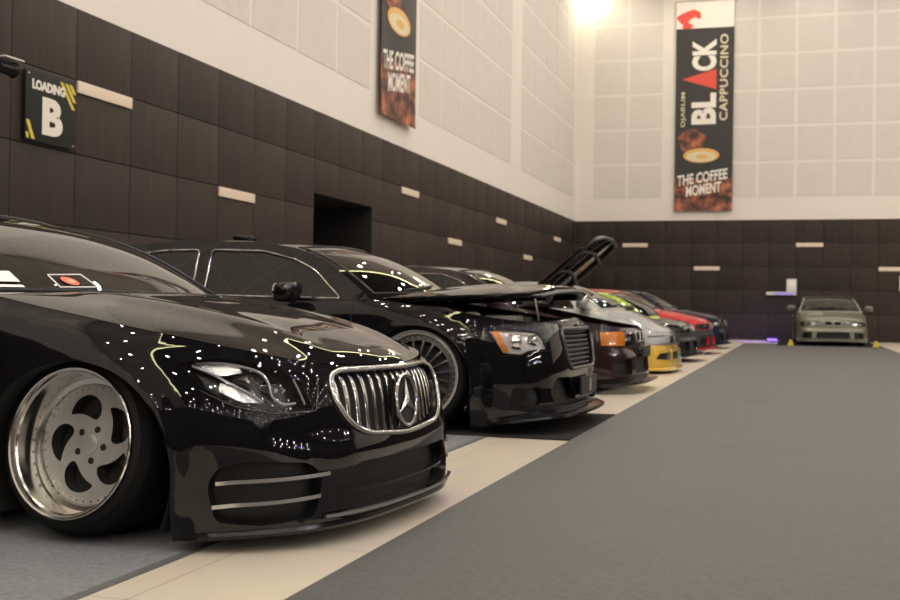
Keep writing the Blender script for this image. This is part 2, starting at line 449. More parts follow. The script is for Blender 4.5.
class MB:
    """collects shapes into one mesh"""
    def __init__(s): s.V, s.F, s.mi, s.cur = [], [], [], 0
    def add(s, V, F):
        o = len(s.V)
        s.V += [tuple(map(float, v)) for v in V]
        s.F += [tuple(int(i) + o for i in f) for f in F]
        s.mi += [s.cur] * len(F)
        return s
    def box(s, c, d, rz=0., bev=0., M3=None):
        bm = bmesh.new(); bmesh.ops.create_cube(bm, size=1.)
        bmesh.ops.scale(bm, vec=d, verts=bm.verts)
        if bev > 0: bmesh.ops.bevel(bm, geom=bm.edges[:], offset=bev, segments=2, affect='EDGES', profile=.7)
        if M3 is not None: bmesh.ops.transform(bm, matrix=M3.to_4x4(), verts=bm.verts)
        if rz: bmesh.ops.rotate(bm, cent=(0, 0, 0), matrix=Matrix.Rotation(rz, 3, 'Z'), verts=bm.verts)
        bmesh.ops.translate(bm, vec=c, verts=bm.verts)
        bm.verts.index_update()
        s.add([v.co[:] for v in bm.verts], [[v.index for v in f.verts] for f in bm.faces]); bm.free()
        return s
    def tube(s, P, r, n=8, closed=False, ry=None, caps=True):
        P = np.asarray(P, float); N = len(P)
        T = np.roll(P, -1, 0) - np.roll(P, 1, 0)
        if not closed: T[0], T[-1] = P[1] - P[0], P[-1] - P[-2]
        T /= np.maximum(np.linalg.norm(T, axis=1, keepdims=True), 1e-9)
        u = np.cross(T[0], (0, 0, 1.))
        if np.linalg.norm(u) < .05: u = np.cross(T[0], (0, 1., 0))
        V = []
        for i in range(N):
            u = u - T[i] * np.dot(u, T[i]); u /= np.linalg.norm(u); w = np.cross(T[i], u)
            rr = r[i] if hasattr(r, '__len__') else r
            for k in range(n):
                a = 2 * PI * k / n
                V.append(P[i] + u * rr * math.cos(a) + w * (ry or rr) * math.sin(a))
        F = []
        for i in range(N if closed else N - 1):
            j = (i + 1) % N
            for k in range(n):
                F.append((i * n + k, i * n + (k + 1) % n, j * n + (k + 1) % n, j * n + k))
        if not closed and caps:
            F.append(tuple(range(n))[::-1]); F.append(tuple((N - 1) * n + k for k in range(n)))
        return s.add(V, F)
    def lathe(s, prof, n=48, axis='y', c=(0, 0, 0), closed=False):
        """prof: (radius, offset along axis)"""
        V, F = [], []
        m = len(prof)
        for k in range(n):
            a = 2 * PI * k / n
            for r, t in prof:
                p = (r * math.cos(a), t, r * math.sin(a)) if axis == 'y' else (t, r * math.cos(a), r * math.sin(a)) if axis == 'x' else (r * math.cos(a), r * math.sin(a), t)
                V.append((p[0] + c[0], p[1] + c[1], p[2] + c[2]))
        for k in range(n):
            l = (k + 1) % n
            for i in range(m if closed else m - 1):
                j = (i + 1) % m
                F.append((k * m + i, l * m + i, l * m + j, k * m + j))
        return s.add(V, F)
    def blob(s, c, d, p=2.5, n=14, m=20, shear=None):
        """superellipsoid"""
        V, F = [], []
        sp = lambda t: math.copysign(abs(t) ** (2 / p), t)
        for i in range(n + 1):
            th = -PI / 2 + PI * i / n
            for k in range(m):
                ph = 2 * PI * k / m
                v = Vector((d[0] * sp(math.cos(th)) * sp(math.cos(ph)), d[1] * sp(math.cos(th)) * sp(math.sin(ph)), d[2] * sp(math.sin(th))))
                if shear: v.x += shear * v.z
                V.append((v.x + c[0], v.y + c[1], v.z + c[2]))
        for i in range(n):
            for k in range(m):
                F.append((i * m + k, i * m + (k + 1) % m, (i + 1) * m + (k + 1) % m, (i + 1) * m + k))
        return s.add(V, F)
    def prism(s, poly, f0, f1):
        """poly 2D; f0 / f1 map a 2D point to the two end faces"""
        n = len(poly)
        V = [f0(p) for p in poly] + [f1(p) for p in poly]
        F = [tuple(range(n))[::-1], tuple(range(n, 2 * n))] + [(i, (i + 1) % n, n + (i + 1) % n, n + i) for i in range(n)]
        return s.add(V, F)
    def build(s, name, mat, parent=None, sharp=35, fix=True):
        o = mesh(name, s.V, s.F, mat, parent, sharp=sharp)
        if len(set(s.mi)) > 1: o.data.polygons.foreach_set('material_index', s.mi)
        if fix:
            bm = bmesh.new(); bm.from_mesh(o.data)
            bmesh.ops.remove_doubles(bm, verts=bm.verts, dist=1e-5)
            bmesh.ops.recalc_face_normals(bm, faces=bm.faces)
            bm.to_mesh(o.data); bm.free()
            o.data.set_sharp_from_angle(angle=math.radians(sharp))
        return o

def triangulate(outer, loops, h):
    """2D sheet cut by loops -> points, {index of loop (-1 the rest): triangles}"""
    outer = densify(outer, h)
    loops = [densify(l, h * .8) for l in loops]
    P, E = [], []
    for l in [outer] + loops:
        o = len(P); n = len(l)
        P += [tuple(p) for p in l]; E += [(o + i, o + (i + 1) % n) for i in range(n)]
    B = np.array(P)
    lo, hi = outer.min(0), outer.max(0)
    gx = np.arange(lo[0], hi[0], h); gy = np.arange(lo[1], hi[1], h * .87)
    G = np.array([(x + (h / 2 if j % 2 else 0), y) for j, y in enumerate(gy) for x in gx])
    G = G[inside(outer, G)]
    keep = np.ones(len(G), bool)
    for i in range(0, len(G), 2000):
        d = ((G[i:i + 2000, None, :] - B[None]) ** 2).sum(-1).min(1)
        keep[i:i + 2000] = d > (.5 * h) ** 2
    P += [tuple(p) for p in G[keep]]
    v, e, f, *_ = delaunay_2d_cdt([Vector(p) for p in P], E, [], 0, 1e-6)
    v = np.array([p[:] for p in v]); f = np.array([t[:] for t in f if len(t) == 3])
    c = v[f].mean(1)
    a = v[f]
    area = np.abs(np.cross(a[:, 1] - a[:, 0], a[:, 2] - a[:, 0]))
    own = np.where(inside(outer, c) & (area > 1e-9), -1, -2)
    for i, l in enumerate(loops):
        own[inside(l, c) & (own > -2)] = i
    ori = np.cross(a[:, 1] - a[:, 0], a[:, 2] - a[:, 0]) < 0
    f[ori] = f[ori][:, ::-1]
    return v, {i: f[own == i] for i in range(-1, len(loops))}, loops

def compact(f):
    u, inv = np.unique(f.ravel(), return_inverse=True)
    return u, inv.reshape(f.shape)

def text_mesh(txt, size=1., bold=0., align='CENTER', shear=0., space=1.):
    cu = bpy.data.curves.new('lettering', 'FONT')
    cu.body = txt; cu.size = size; cu.offset = bold; cu.align_x = align; cu.align_y = 'CENTER'; cu.shear = shear; cu.space_character = space
    cu.resolution_u = 4
    o = bpy.data.objects.new('lettering', cu); COL.objects.link(o)
    bpy.context.view_layer.update()
    me = bpy.data.meshes.new_from_object(o.evaluated_get(bpy.context.evaluated_depsgraph_get()))
    V = [v.co[:] for v in me.vertices]; F = [tuple(p.vertices) for p in me.polygons]
    bpy.data.objects.remove(o); bpy.data.curves.remove(cu); bpy.data.meshes.remove(me)
    return np.array(V), F
# ------------------------------------------------------------------ wheels
def comma(r0, ang, ln, wd):
    """a teardrop hole: wide end, curved tail"""
    out = []
    n = 22
    L, R = [], []
    for i in range(n + 1):
        t = i / n
        a = ang + (t - .42) * ln
        rr = r0 + .034 * (t - .3) - .05 * (t - .5) ** 2
        w = wd * (math.sin(PI * min(1, t * 1.02 + .0)) ** .5) * (1 - .62 * t)
        L.append(((rr + w) * math.cos(a), (rr + w) * math.sin(a))); R.append(((rr - w) * math.cos(a), (rr - w) * math.sin(a)))
    return np.array(L + R[::-1][1:-1] if True else L)

def make_wheel(st, parent):
    """outer face towards -y, centre of the outer lip at the origin"""
    rr, R, w, dish = st['rim'], st['R'], st['w'], st['dish']
    ro = st.get('ro', rr - .022)
    H = []
    for k in range(st['n']):
        a = 2 * PI * k / st['n'] + st.get('rot', 0)
        if st['style'] == 'teardrop':
            H.append(comma(ro * .63, a, 1.06, .053))
        else:
            w0, w1, r0, r1 = st['hole']      # half angles of the opening at its inner and outer end
            q = [(r0, -w0), (r1, -w1), (r1, 0), (r1, w1), (r0, w0)]
            sk = st.get('skew', 0)
            pl = [(r * ro * math.cos(a + b + sk * r), r * ro * math.sin(a + b + sk * r)) for r, b in q]
            H.append(fillet(pl, .008 if st['n'] > 8 else .018, 3))
    h = st.get('h', .012)
    out = [(ro * math.cos(2 * PI * k / 72), ro * math.sin(2 * PI * k / 72)) for k in range(72)]
    v, own, loops = triangulate(np.array(out), H, h)
    yf = pchip([0, .12, .3, .75, .9, 1.], [dish + q for q in st['face']])
    f = own[-1]
    u, f = compact(f); v2 = v[u]
    rad = np.hypot(v2[:, 0], v2[:, 1]) / ro
    V = np.stack([v2[:, 0], yf(rad), v2[:, 1]], -1)
    mb = MB(); mb.add(V, f)
    th = st.get('thick', .035); mb.cur = 1  # hole walls in darker gunmetal, their shade put into the colour
    for l in loops:
        lr = np.hypot(l[:, 0], l[:, 1]) / ro
        A = np.stack([l[:, 0], yf(lr), l[:, 1]], -1); B = A + [0, th, 0]
        c = l.mean(0); B2 = B.copy(); B2[:, 0] += (l[:, 0] - c[0]) * -.06; B2[:, 2] += (l[:, 1] - c[1]) * -.06
        n = len(l)
        mb.add(np.vstack([A, B2]), [(i, (i + 1) % n, n + (i + 1) % n, n + i) for i in range(n)])
    wh = mb.build('wheel', [M[st['mat']], M['gunmetal']], parent, sharp=40)
    t = MB()
    s0 = st.get('stretch', .03)
    t.lathe([(rr - .012, .012), (rr + .004, .002), (rr + .014, -.002), ((rr + R) / 2 + .006, -.001 + s0 * .25), (R - .016, s0 * .62), (R - .004, s0 + .004), (R, s0 + .018),
             (R, w * .33), (R - .006, w * .335), (R - .006, w * .355), (R, w * .36), (R, w * .62), (R - .006, w * .625), (R - .006, w * .645), (R, w * .65),
             (R, w - s0 - .018), (R - .004, w - s0), (R - .02, w - s0 * .5), (rr + .01, w), (rr - .012, w - .012)], 72)
    t.build('tyre', M['rubber'], wh, 30)
    b = MB()
    b.lathe([(rr - .012, .016), (rr + .002, .0), (rr + .005, -.006), (rr + .001, -.010), (rr - .005, -.008), (rr - .008, .0), (rr - .010, .010),
             (rr - .016, .016), (rr - .019, dish * .40), ((rr + ro) / 2 + .002, dish * .46), ((rr + ro) / 2 - .002, dish - .008), (ro + .004, dish - .004), (ro + .001, dish + .004), (ro * .97, dish + .012), (ro * .95, dish + .03), (rr - .05, dish + .06), (rr - .045, w)], 72)
    if st.get('rivets'):
        r = b
        for k in range(40):
            a = 2 * PI * k / 40
            q = ro * .945
            r.lathe([(0, -.006), (.0035, -.006), (.0042, -.003), (.0042, .004)], 8, 'y', (q * math.cos(a), float(yf(.945)), q * math.sin(a)))
    b.build('rim_barrel', M[st.get('lip', 'polished')], wh, 30)
    for k in range(5):
        nl = MB()
        a = 2 * PI * (k + .5) / 5 + st.get('rot', 0)
        q = .056
        nl.lathe([(0, -.0006), (.0118, -.0006), (.0125, .004)], 12, 'y', (q * math.cos(a), float(yf(q / ro)) - .001, q * math.sin(a)))
        nl.build('lug_hole_shade', M['dark'], wh)  # flat dark disc, paints in the shade of a recessed lug hole
    cp = MB(); y0 = float(yf(0))
    cp.lathe([(0, y0 - .005), (.028, y0 - .005), (.034, y0 - .003), (.036, y0 + .004)], 24)
    cp.build('centre_cap', M[st['mat']], wh)
    d = MB(); yb = dish + .055
    d.lathe([(.05, yb - .02), (.07, yb - .02), (.075, yb), (rr * .70, yb), (rr * .70, yb + .022), (.05, yb + .022)], 48)
    d.build('brake_disc', M['disc'], wh)
    ca = MB()
    pl = [(rr * .48 * math.cos(a), rr * .48 * math.sin(a)) for a in np.linspace(-.5, .5, 7)] + [(rr * .76 * math.cos(a), rr * .76 * math.sin(a)) for a in np.linspace(.5, -.5, 7)]
    ca.prism(pl, lambda p: (p[0], yb - .025, p[1]), lambda p: (p[0], yb + .05, p[1]))
    ca.build('brake_caliper', M['gunmetal'], wh)
    return wh

def place_wheel(wh, x, y, side, camber, steer, dz=0):
    """lowest tyre point on the floor"""
    wh.rotation_euler = (-camber, 0, steer + (PI if side > 0 else 0))
    t = [c for c in wh.children if c.name.startswith('tyre')][0]
    V = np.array([v.co[:] for v in t.data.vertices])
    m = np.array(Euler(wh.rotation_euler).to_matrix())
    wh.location = (x, y, -float((V @ m.T)[:, 2].min()) + dz)

def copy_wheel(wh):
    c = wh.copy(); COL.objects.link(c)
    for ch in wh.children:
        d = ch.copy(); COL.objects.link(d); d.parent = c
    return c

# ------------------------------------------------------------------ a car
class Car:
    def __init__(self, spec, pose, label, h=.035, body='black', group=None, name='car'):
        self.sh = Shape(SPEC[spec]); self.sp = SPEC[spec]; self.h = h
        self.root = empty(name, (pose[0], pose[1], pose[3] if len(pose) > 3 else .0045), -math.radians(pose[2]))
        tag(self.root, label, 'car', group)
        self.paint = M[body]
        self.loops = []; self.later = []
    # a polygon given for the left side -> the loops of both sides
    def both(self, loop, mirror=True):
        l = np.asarray(loop, float)
        return [(l, 1), (l[::-1] * [-1, 1], -1)] if mirror else [(l, 1)]
    def sheet(self, name, loop, depth, mat, parent, h=None, holes=()):
        v, own, _ = triangulate(loop, list(holes), h or self.h)
        u, f = compact(own[-1]); v = v[u]
        d = depth(v[:, 0], v[:, 1]) if callable(depth) else depth
        return mesh(name, self.sh.wrap(v[:, 0], v[:, 1], d), f, mat, parent, normals=self.sh.wrap_n(v[:, 0], v[:, 1], 0))
    def wall(self, mb, loop, d0, d1, shrink=1.):
        l = densify(loop, self.h * .8); n = len(l)
        c = l.mean(0); l2 = c + (l - c) * shrink
        A, B = self.sh.wrap(l[:, 0], l[:, 1], d0), self.sh.wrap(l2[:, 0], l2[:, 1], d1)
        mb.add(np.vstack([A, B]), [(i, (i + 1) % n, n + (i + 1) % n, n + i) for i in range(n)])
    def line(self, path, depth=0., closed=False, h=.02):
        p = densify(path, h, closed)
        return self.sh.wrap(p[:, 0], p[:, 1], depth)
    def strip(self, name, path, wd, ht, mat, parent, base=0., n=10):
        """flat moulding lying on the sheet"""
        p = densify(path, .025, False)
        t = np.gradient(p, axis=0); t /= np.linalg.norm(t, axis=1, keepdims=True)
        q = np.stack([-t[:, 1], t[:, 0]], -1) * wd / 2
        rows = [(p + q, base), (p + q * .75, base - ht), (p - q * .75, base - ht), (p - q, base)]
        V = np.concatenate([self.sh.wrap(a[:, 0], a[:, 1], d)[:, None] for a, d in rows], 1).reshape(-1, 3)
        F = []
        for i in range(len(p) - 1):
            for k in range(3): F.append((i * 4 + k, i * 4 + k + 1, i * 4 + 5 + k, i * 4 + 4 + k))
        F.append((0, 1, 2, 3)); e = (len(p) - 1) * 4; F.append((e + 3, e + 2, e + 1, e))
        mb = MB(); mb.add(V, F)
        return mb.build(name, mat, parent, 30)
    def recess(self, name, loop, depth, mat, wallmat=None, frame=None, mirror=True, holes=None, shrink=1., parent=None):
        for l, sg in self.both(loop, mirror):
            self.loops.append((l, None))
            def go(l=l, sg=sg):
                o = self.sheet(name, l, depth, mat, parent or self.root)
                mb = MB(); self.wall(mb, l, 0, depth, shrink)
                mb.build('surround', wallmat or self.paint, o, 40)
                if frame:
                    fm, r, lift = frame
                    t = MB(); t.tube(self.line(l, -lift, True, .015), r, 8, True); t.build('frame', fm, o, 60)
                return o
            self.later.append(go)
    def panel(self, name, loop, mat=None, mirror=True):
        for l, sg in self.both(loop, mirror):
            self.loops.append((l, (name, mat or self.paint)))
    def lamp(self, loop, depth=.06, housing='lamp_dark', lens='lens', proj=(), guides=(), amber=None, amber_depth=.012, inner=(), name='headlight', mirror=True):
        for l, sg in self.both(loop, mirror):
            self.loops.append((l, None))
            def go(l=l, sg=sg):
                le = self.sheet(name, l, -.003, M[lens], self.root)
                cs, cz = l[:, 0].mean(), l[:, 1].mean()
                hs = self.sheet('lamp_housing', l, depth, M[housing], le)
                mb = MB(); self.wall(mb, l, 0, depth); mb.build('lamp_bezel', M['lamp_dark'], le, 40)
                for (s, z, r) in proj:
                    c = self.sh.wrap(np.array([s * sg]), np.array([z]), depth - .006)[0]
                    b = MB(); b.lathe([(r * .70, .03), (r * .9, .045), (r, .052), (r * 1.06, .045), (r * 1.1, 0)], 28, 'x', (c[0] - .035, c[1], c[2]))
                    b.build('lamp_ring', M['chrome'], le)
                    b = MB(); b.lathe([(0, .052), (r * .3, .05), (r * .55, .042), (r * .72, .028), (r * .8, .0)], 28, 'x', (c[0] - .035, c[1], c[2]))
                    b.build('projector', M['reflector'], le)
                for path, r, mt, dp in guides:
                    pth = catmull(path, 8) * [sg, 1]
                    b = MB(); b.tube(self.line(pth, dp), r, 8, ry=r * 1.8); b.build('light_guide', M[mt], le, 50)
                for lp, mt, dp in inner:
                    q = np.asarray(lp) * [sg, 1]
                    self.sheet('reflector', q if sg > 0 else q[::-1], dp, M[mt], le)
                if amber is not None:
                    q = np.asarray(amber) * [sg, 1]
                    self.sheet('indicator', q if sg > 0 else q[::-1], amber_depth, M['amber'], le)['label'] = 'amber indicator'
            self.later.append(go)
    # ---- the shell
    def outline(self):
        sh = self.sh
        half = []
        s = 0.
        ar = sorted(sh.arches, key=lambda a: -a[0])
        def run(a, b):
            return [(t, float(sh.zb(t))) for t in np.linspace(a, b, max(2, int((b - a) / self.h)))]
        for (ax, az, r) in ar:
            s0, s1 = float(sh.sx(ax + r)), float(sh.sx(ax - r))
            half += run(s, s0)
            if az > sh.zb(s0): pass
            th = np.linspace(0, PI, 40)
            half += [(float(sh.sx(ax + r * math.cos(t))), az + r * math.sin(t)) for t in th]
            s = s1
        half += run(s, sh.S)
        half = np.array(half)
        bot = np.vstack([half[::-1] * [-1, 1], half[1:]])
        ts = np.linspace(sh.S, -sh.S, int(2 * sh.S / self.h))
        top = np.stack([ts, sh.zt(np.abs(ts))], -1)
        return np.vstack([bot, top])
    def doors(self, splits, z0=.0):
        """splits: x positions front to rear of the door edges"""
        sh = self.sh
        for a, b in zip(splits[:-1], splits[1:]):
            lp = []
            for x in np.linspace(a, b, 14): lp.append((float(sh.sx(x)), float(sh.zt(sh.sx(x))) - .004))
            lo = .26 + z0
            arch = sh.arches[1]
            pts = []
            for x in np.linspace(b, a, 14):
                z = lo
                d = arch[2] + .06
                if abs(x - arch[0]) < d: z = max(lo, arch[1] + math.sqrt(d * d - (x - arch[0]) ** 2))
                pts.append((float(sh.sx(x)), z))
            lp = np.array(lp + pts)
            self.panel('door', lp)
            for sg in (1, -1):
                def go(lp=lp, sg=sg, a=a, b=b):
                    t = MB(); t.tube(self.line(np.array(lp) * [sg, 1], .0015, True, .03), .0035, 6, True); t.build('door_gap', M['dark'], self.root)
                    xh = b + .16
                    s = float(self.sh.sx(xh)); z = float(self.sh.zt(s)) - .13
                    t = MB(); pth = np.array([(s - .10, z), (s - .09, z), (s + .09, z + .004), (s + .10, z + .004)]) * [sg, 1]
                    P = self.sh.wrap(pth[:, 0], pth[:, 1], np.array([.0, -.028, -.028, 0])); t.tube(P, .011, 8, ry=.009); t.build('door_handle', self.paint, self.root, 60)
                self.later.append(go)
    def shell(self, bumper=None, bumper_mat=None, back_bumper=True):
        sh = self.sh
        loops = []
        if bumper is not None:
            l = np.vstack([bumper, (np.asarray(bumper) * [-1, 1])[::-1]])
            loops.append((l, ('front_bumper', bumper_mat or self.paint)))
        loops += self.loops
        v, own, ll = triangulate(self.outline(), [l for l, _ in loops], self.h)
        V = sh.wrap(v[:, 0], v[:, 1]); N = sh.wrap_n(v[:, 0], v[:, 1])
        u, f = compact(own[-1])
        self.body = mesh('body', V[u], f, self.paint, self.root, normals=N[u])
        self.bump = None
        for i, (l, pan) in enumerate(loops):
            if pan and len(own[i]):
                u, f = compact(own[i])
                o = mesh(pan[0], V[u], f, pan[1], self.root, normals=N[u])
                if pan[0] == 'front_bumper': self.bump = o
        if bumper is not None:
            for sg in (1, -1):
                b = np.asarray(bumper)[3:-2] * [sg, 1]
                t = MB(); t.tube(self.line(b, .002), .0028, 6); t.build('panel_gap', M['dark'], self.root)
        for g in self.later: g()
        # wheel arch liners and floor pan
        for (ax, az, r) in sh.arches:
            for sg in (1, -1):
                lin = MB()
                A, B = [], []
                th = np.linspace(-.45, PI + .45, 40)
                x, z = ax + r * np.cos(th), az + r * np.sin(th)
                s = sh.sx(x) * sg
                A = sh.wrap(s, np.maximum(z, .06)); A[:, 2] = z; B = A.copy(); B[:, 1] = sg * .42
                n = len(A)
                lin.add(np.vstack([A, B]), [(i, i + 1, n + i + 1, n + i) for i in range(n - 1)])
                lin.add(B, [tuple(range(n))])
                lin.build('wheel_arch_liner', M['dark'], self.root, 60, fix=False)
        pan = MB(); x0, x1 = sh.cx[0] - .25, sh.cx[-1] + .25
        pan.box(((x0 + x1) / 2, 0, .16), (x0 - x1, .8, .03)); pan.build('floor_pan', M['dark'], self.root)
    # ---- bonnet
    def hood(self, openang=0., na=44, nb=34, inset=.993, b0=.004, mat=None, liner=True):
        sh = self.sh
        a = np.linspace(-inset, inset, na); b = np.linspace(b0, .985, nb)
        A, B = np.meshgrid(a, b)
        P = sh.hood(A, B)
        top = P.reshape(-1, 3)
        F = [(j * na + i, j * na + i + 1, (j + 1) * na + i + 1, (j + 1) * na + i) for j in range(nb - 1) for i in range(na - 1)]
        n = np.cross(np.gradient(P, axis=1), np.gradient(P, axis=0)); n /= np.linalg.norm(n, axis=-1, keepdims=True)
        n[n[..., 2] < 0] *= -1
        low = (P - n * .012).reshape(-1, 3)
        k = len(top)
        edge = [i for i in range(na)] + [j * na + na - 1 for j in range(1, nb)] + [(nb - 1) * na + i for i in range(na - 2, -1, -1)] + [j * na for j in range(nb - 2, 0, -1)]
        piv = sh.cowl(np.array([1.]))[0]
        piv = np.array([piv[0] + .02, 0, piv[2] - .02])
        rot = np.array(Matrix.Rotation(-openang, 3, 'Y'))
        tr = lambda V: (np.asarray(V) - piv) @ rot.T + piv
        # the edge goes 2 cm down, an inner skeleton closes the underside
        mb = MB(); mb.add(tr(np.vstack([top, low])), F + [tuple(q + k for q in f[::-1]) for f in F] + [(edge[i], edge[(i + 1) % len(edge)], k + edge[(i + 1) % len(edge)], k + edge[i]) for i in range(len(edge))])
        ho = mb.build('hood', mat or self.paint, self.root, 40)
        if openang > 0 and liner:
            lp = MB()
            def low_at(a, b, d): 
                p = sh.hood(np.array(a, float), np.array(b, float)); p[:, 2] -= d; return tr(p)
            for q in ((-.9, .9), (-.45, .55), (0, 0), (.45, -.55), (.9, -.9)):
                bb = np.linspace(.05, .95, 14); aa = np.linspace(q[0], q[0] * .95, 14)
                lp.tube(low_at(aa, bb, .03), .028, 8, ry=.016)
            for bq in (.06, .35, .65, .94):
                aa = np.linspace(-.92, .92, 16); lp.tube(low_at(aa, aa * 0 + bq, .03), .03, 8, ry=.016)
            lp.build('hood_frame', M['plastic'], ho, 50)
        self.tr_hood = tr
        if b0 > .01:
            b = np.linspace(0, b0 - .006, 6); A, B = np.meshgrid(a, b)
            p = MB(); p.add(sh.hood(A, B).reshape(-1, 3), [q for q in F if max(q) < na * 6]); p.build('grille_panel', self.paint, self.root, 60)
        return ho
    def deck(self, na=30, nb=18):
        a = np.linspace(-.993, .993, na); b = np.linspace(.01, .97, nb)
        A, B = np.meshgrid(a, b)
        P = self.sh.deck(A, B).reshape(-1, 3)
        F = [(j * na + i, j * na + i + 1, (j + 1) * na + i + 1, (j + 1) * na + i) for j in range(nb - 1) for i in range(na - 1)]
        mb = MB(); mb.add(P, F); o = mb.build('trunk_lid', self.paint, self.root, 40)
        if o.data.polygons[len(F) // 2].normal.z < 0:
            o.data.flip_normals()
    # ---- cabin
    def cabin(self, ws, roof_end, rear_end, windows, roof_mat=None, glass_mat='glass', side_mat='glass_dark', trim='chrome', vlim=.93, ws0=.02, hres=None, trim_r=.006, wipers=True):
        """ws: x of the upper edge of the windscreen on the rail; roof_end, rear_end: x of the rear window's edges"""
        sh = self.sh; rm = roof_mat or self.paint
        w1, w2, w3 = sh.rail_w(ws), sh.rail_w(roof_end), sh.rail_w(rear_end)
        wb = np.unique(np.r_[np.linspace(0, ws0, 3), np.linspace(ws0, w1, 22), np.linspace(w1, w2, 20), np.linspace(w2, w3, 14), np.linspace(w3, 1, 3)])
        vb = np.r_[-1, np.linspace(-vlim, vlim, 33), 1]
        # rounded roof sides: extra columns near the rail
        W, Vv = np.meshgrid(wb, vb, indexing='ij')
        P = sh.canopy(W, Vv); N = sh.canopy_n(W, Vv)
        nv = len(vb)
        FB, FW, FR = [], [], []
        for i in range(len(wb) - 1):
            wm = (wb[i] + wb[i + 1]) / 2
            for k in range(nv - 1):
                vm = abs((vb[k] + vb[k + 1]) / 2)
                q = (i * nv + k, i * nv + k + 1, (i + 1) * nv + k + 1, (i + 1) * nv + k)
                if vm < vlim and ws0 < wm < w1: FW.append(q)
                elif vm < vlim and w2 < wm < w3: FR.append(q)
                else: FB.append(q)
        P, N = P.reshape(-1, 3), N.reshape(-1, 3)
        c, L = sh.rail()
        # side sheets, in side view (x, z)
        belt = [(x, float(sh.belt_z(x)) - .002) for x in np.linspace(c[0, 0], c[-1, 0], 60)]
        out = np.vstack([np.array(belt), c[::-3][1:-1] if len(c) > 6 else c[::-1]])
        wl = [fillet(w, .03, 4) for w in windows]
        v, own, ll = triangulate(out, wl, hres or self.h)
        def side(v, sg, d=0.):
            return np.stack([v[:, 0], sg * (sh.cab_y(v[:, 0], v[:, 1]) - d), v[:, 1]], -1)
        roof = MB()
        roofV, roofF, roofN = list(P), [tuple(f[::-1]) for f in FB], list(N)
        # orientation of the canopy: check one face
        def orient(F, Pn):
            f = F[len(F) // 2]; a = Pn[list(f)]
            return np.cross(a[1] - a[0], a[2] - a[0])
        q = orient(FB, P); fl = np.dot(q, N[FB[len(FB) // 2][0]]) < 0
        fx = (lambda F: [tuple(f[::-1]) for f in F]) if fl else (lambda F: F)
        roofF = fx(FB)
        for sg in (1, -1):
            u, f = compact(own[-1])
            S = side(v[u], sg)
            e = .004; vv = v[u]
            n = np.cross(side(vv + [e, 0], sg) - side(vv - [e, 0], sg), side(vv + [0, e], sg) - side(vv - [0, e], sg))
            n /= np.linalg.norm(n, axis=1, keepdims=True); n *= np.sign(n[:, 1:2]) * sg
            o = len(roofV)
            roofV += list(S); roofN += list(n)
            roofF += [tuple(o + i for i in (t if sg < 0 else t[::-1])) for t in f]
        ro = mesh('roof', np.array(roofV), roofF, rm, self.root, normals=np.array(roofN))
        def piece(name, F, mat):
            F = np.array(fx(F)); u, inv = np.unique(F.ravel(), return_inverse=True)
            return mesh(name, P[u] - N[u] * .003, inv.reshape(F.shape), mat, self.root, normals=N[u])
        self.ws = piece('windshield', FW, M[glass_mat]); piece('rear_window', FR, M[glass_mat])
        self.P_can = None
        for i, l in enumerate(ll):
            for sg in (1, -1):
                u, f = compact(own[i])
                S = side(v[u], sg, .006)
                e = .004; vv = v[u]
                n = np.cross(side(vv + [e, 0], sg) - side(vv - [e, 0], sg), side(vv + [0, e], sg) - side(vv - [0, e], sg))
                n /= np.linalg.norm(n, axis=1, keepdims=True); n *= np.sign(n[:, 1:2]) * sg
                wo = mesh('side_window', S, f if sg < 0 else f[:, ::-1], M[side_mat], self.root, normals=n)
                if trim:
                    t = MB(); t.tube(side(densify(l, .03), sg, -.002), trim_r, 6, True); t.build('window_trim', M[trim], wo, 60)
        # black band round the windscreen, wipers
        t = MB()
        ww = np.linspace(ws0, w1, 16)
        t.tube(sh.canopy(ww, ww * 0 + vlim) + [0, 0, .001], .007, 6); t.tube(sh.canopy(ww, ww * 0 - vlim) + [0, 0, .001], .007, 6)
        va = np.linspace(-vlim, vlim, 24)
        t.tube(sh.canopy(va * 0 + w1, va), .007, 6); t.tube(sh.canopy(va * 0 + ws0, va), .007, 6)
        t.build('windshield_seal', M['plastic'], self.root, 60)
        wi = MB()
        for va0, va1 in ((.05, .80), (-.62, .02)) if wipers else ():
            k = np.linspace(0, 1, 12)
            p = sh.canopy(ws0 + .004 + .018 * k, va0 + (va1 - va0) * k); p[:, 2] += .008
            wi.tube(p, .007, 6)
        if wipers: wi.build('wipers', M['plastic'], self.root, 60)
    def interior(self, seats=True, wheel_left=False):
        sh = self.sh; c, L = sh.rail()
        x0 = c[0, 0]; zb = float(sh.belt_z(x0)); hw = float(sh.belt_y(x0 - .4)) - .1
        d = MB(); d.box((x0 - .28, 0, zb - .14), (.50, hw * 2, .22), bev=.05); d.box((x0 - .42, -hw * .48 if not wheel_left else hw * .48, zb + .0), (.2, .36, .10), bev=.04)
        d.build('dashboard', M['interior'], self.root, 50)
        ys = hw * .48
        if seats:
            for y in (-ys, ys):
                s = MB()
                s.box((x0 - 1.02, y, .42), (.52, .50, .16), bev=.05)
                Mr = Matrix.Rotation(math.radians(-20), 3, 'Y')
                s.box((x0 - 1.36, y, .70), (.14, .48, .58), bev=.05, M3=Mr); s.box((x0 - 1.49, y, 1.03), (.09, .26, .18), bev=.04, M3=Mr)
                s.build('seat', M['seat'], self.root, 50)
            s = MB(); s.box((x0 - 2.05, 0, .46), (.5, hw * 1.8, .16), bev=.05); s.box((x0 - 2.38, 0, .72), (.14, hw * 1.8, .46), bev=.05, M3=Matrix.Rotation(math.radians(-24), 3, 'Y'))
            s.build('rear_bench', M['seat'], self.root, 50)
        st = MB()
        Mr = np.array(Matrix.Rotation(math.radians(-62), 3, 'Y'))
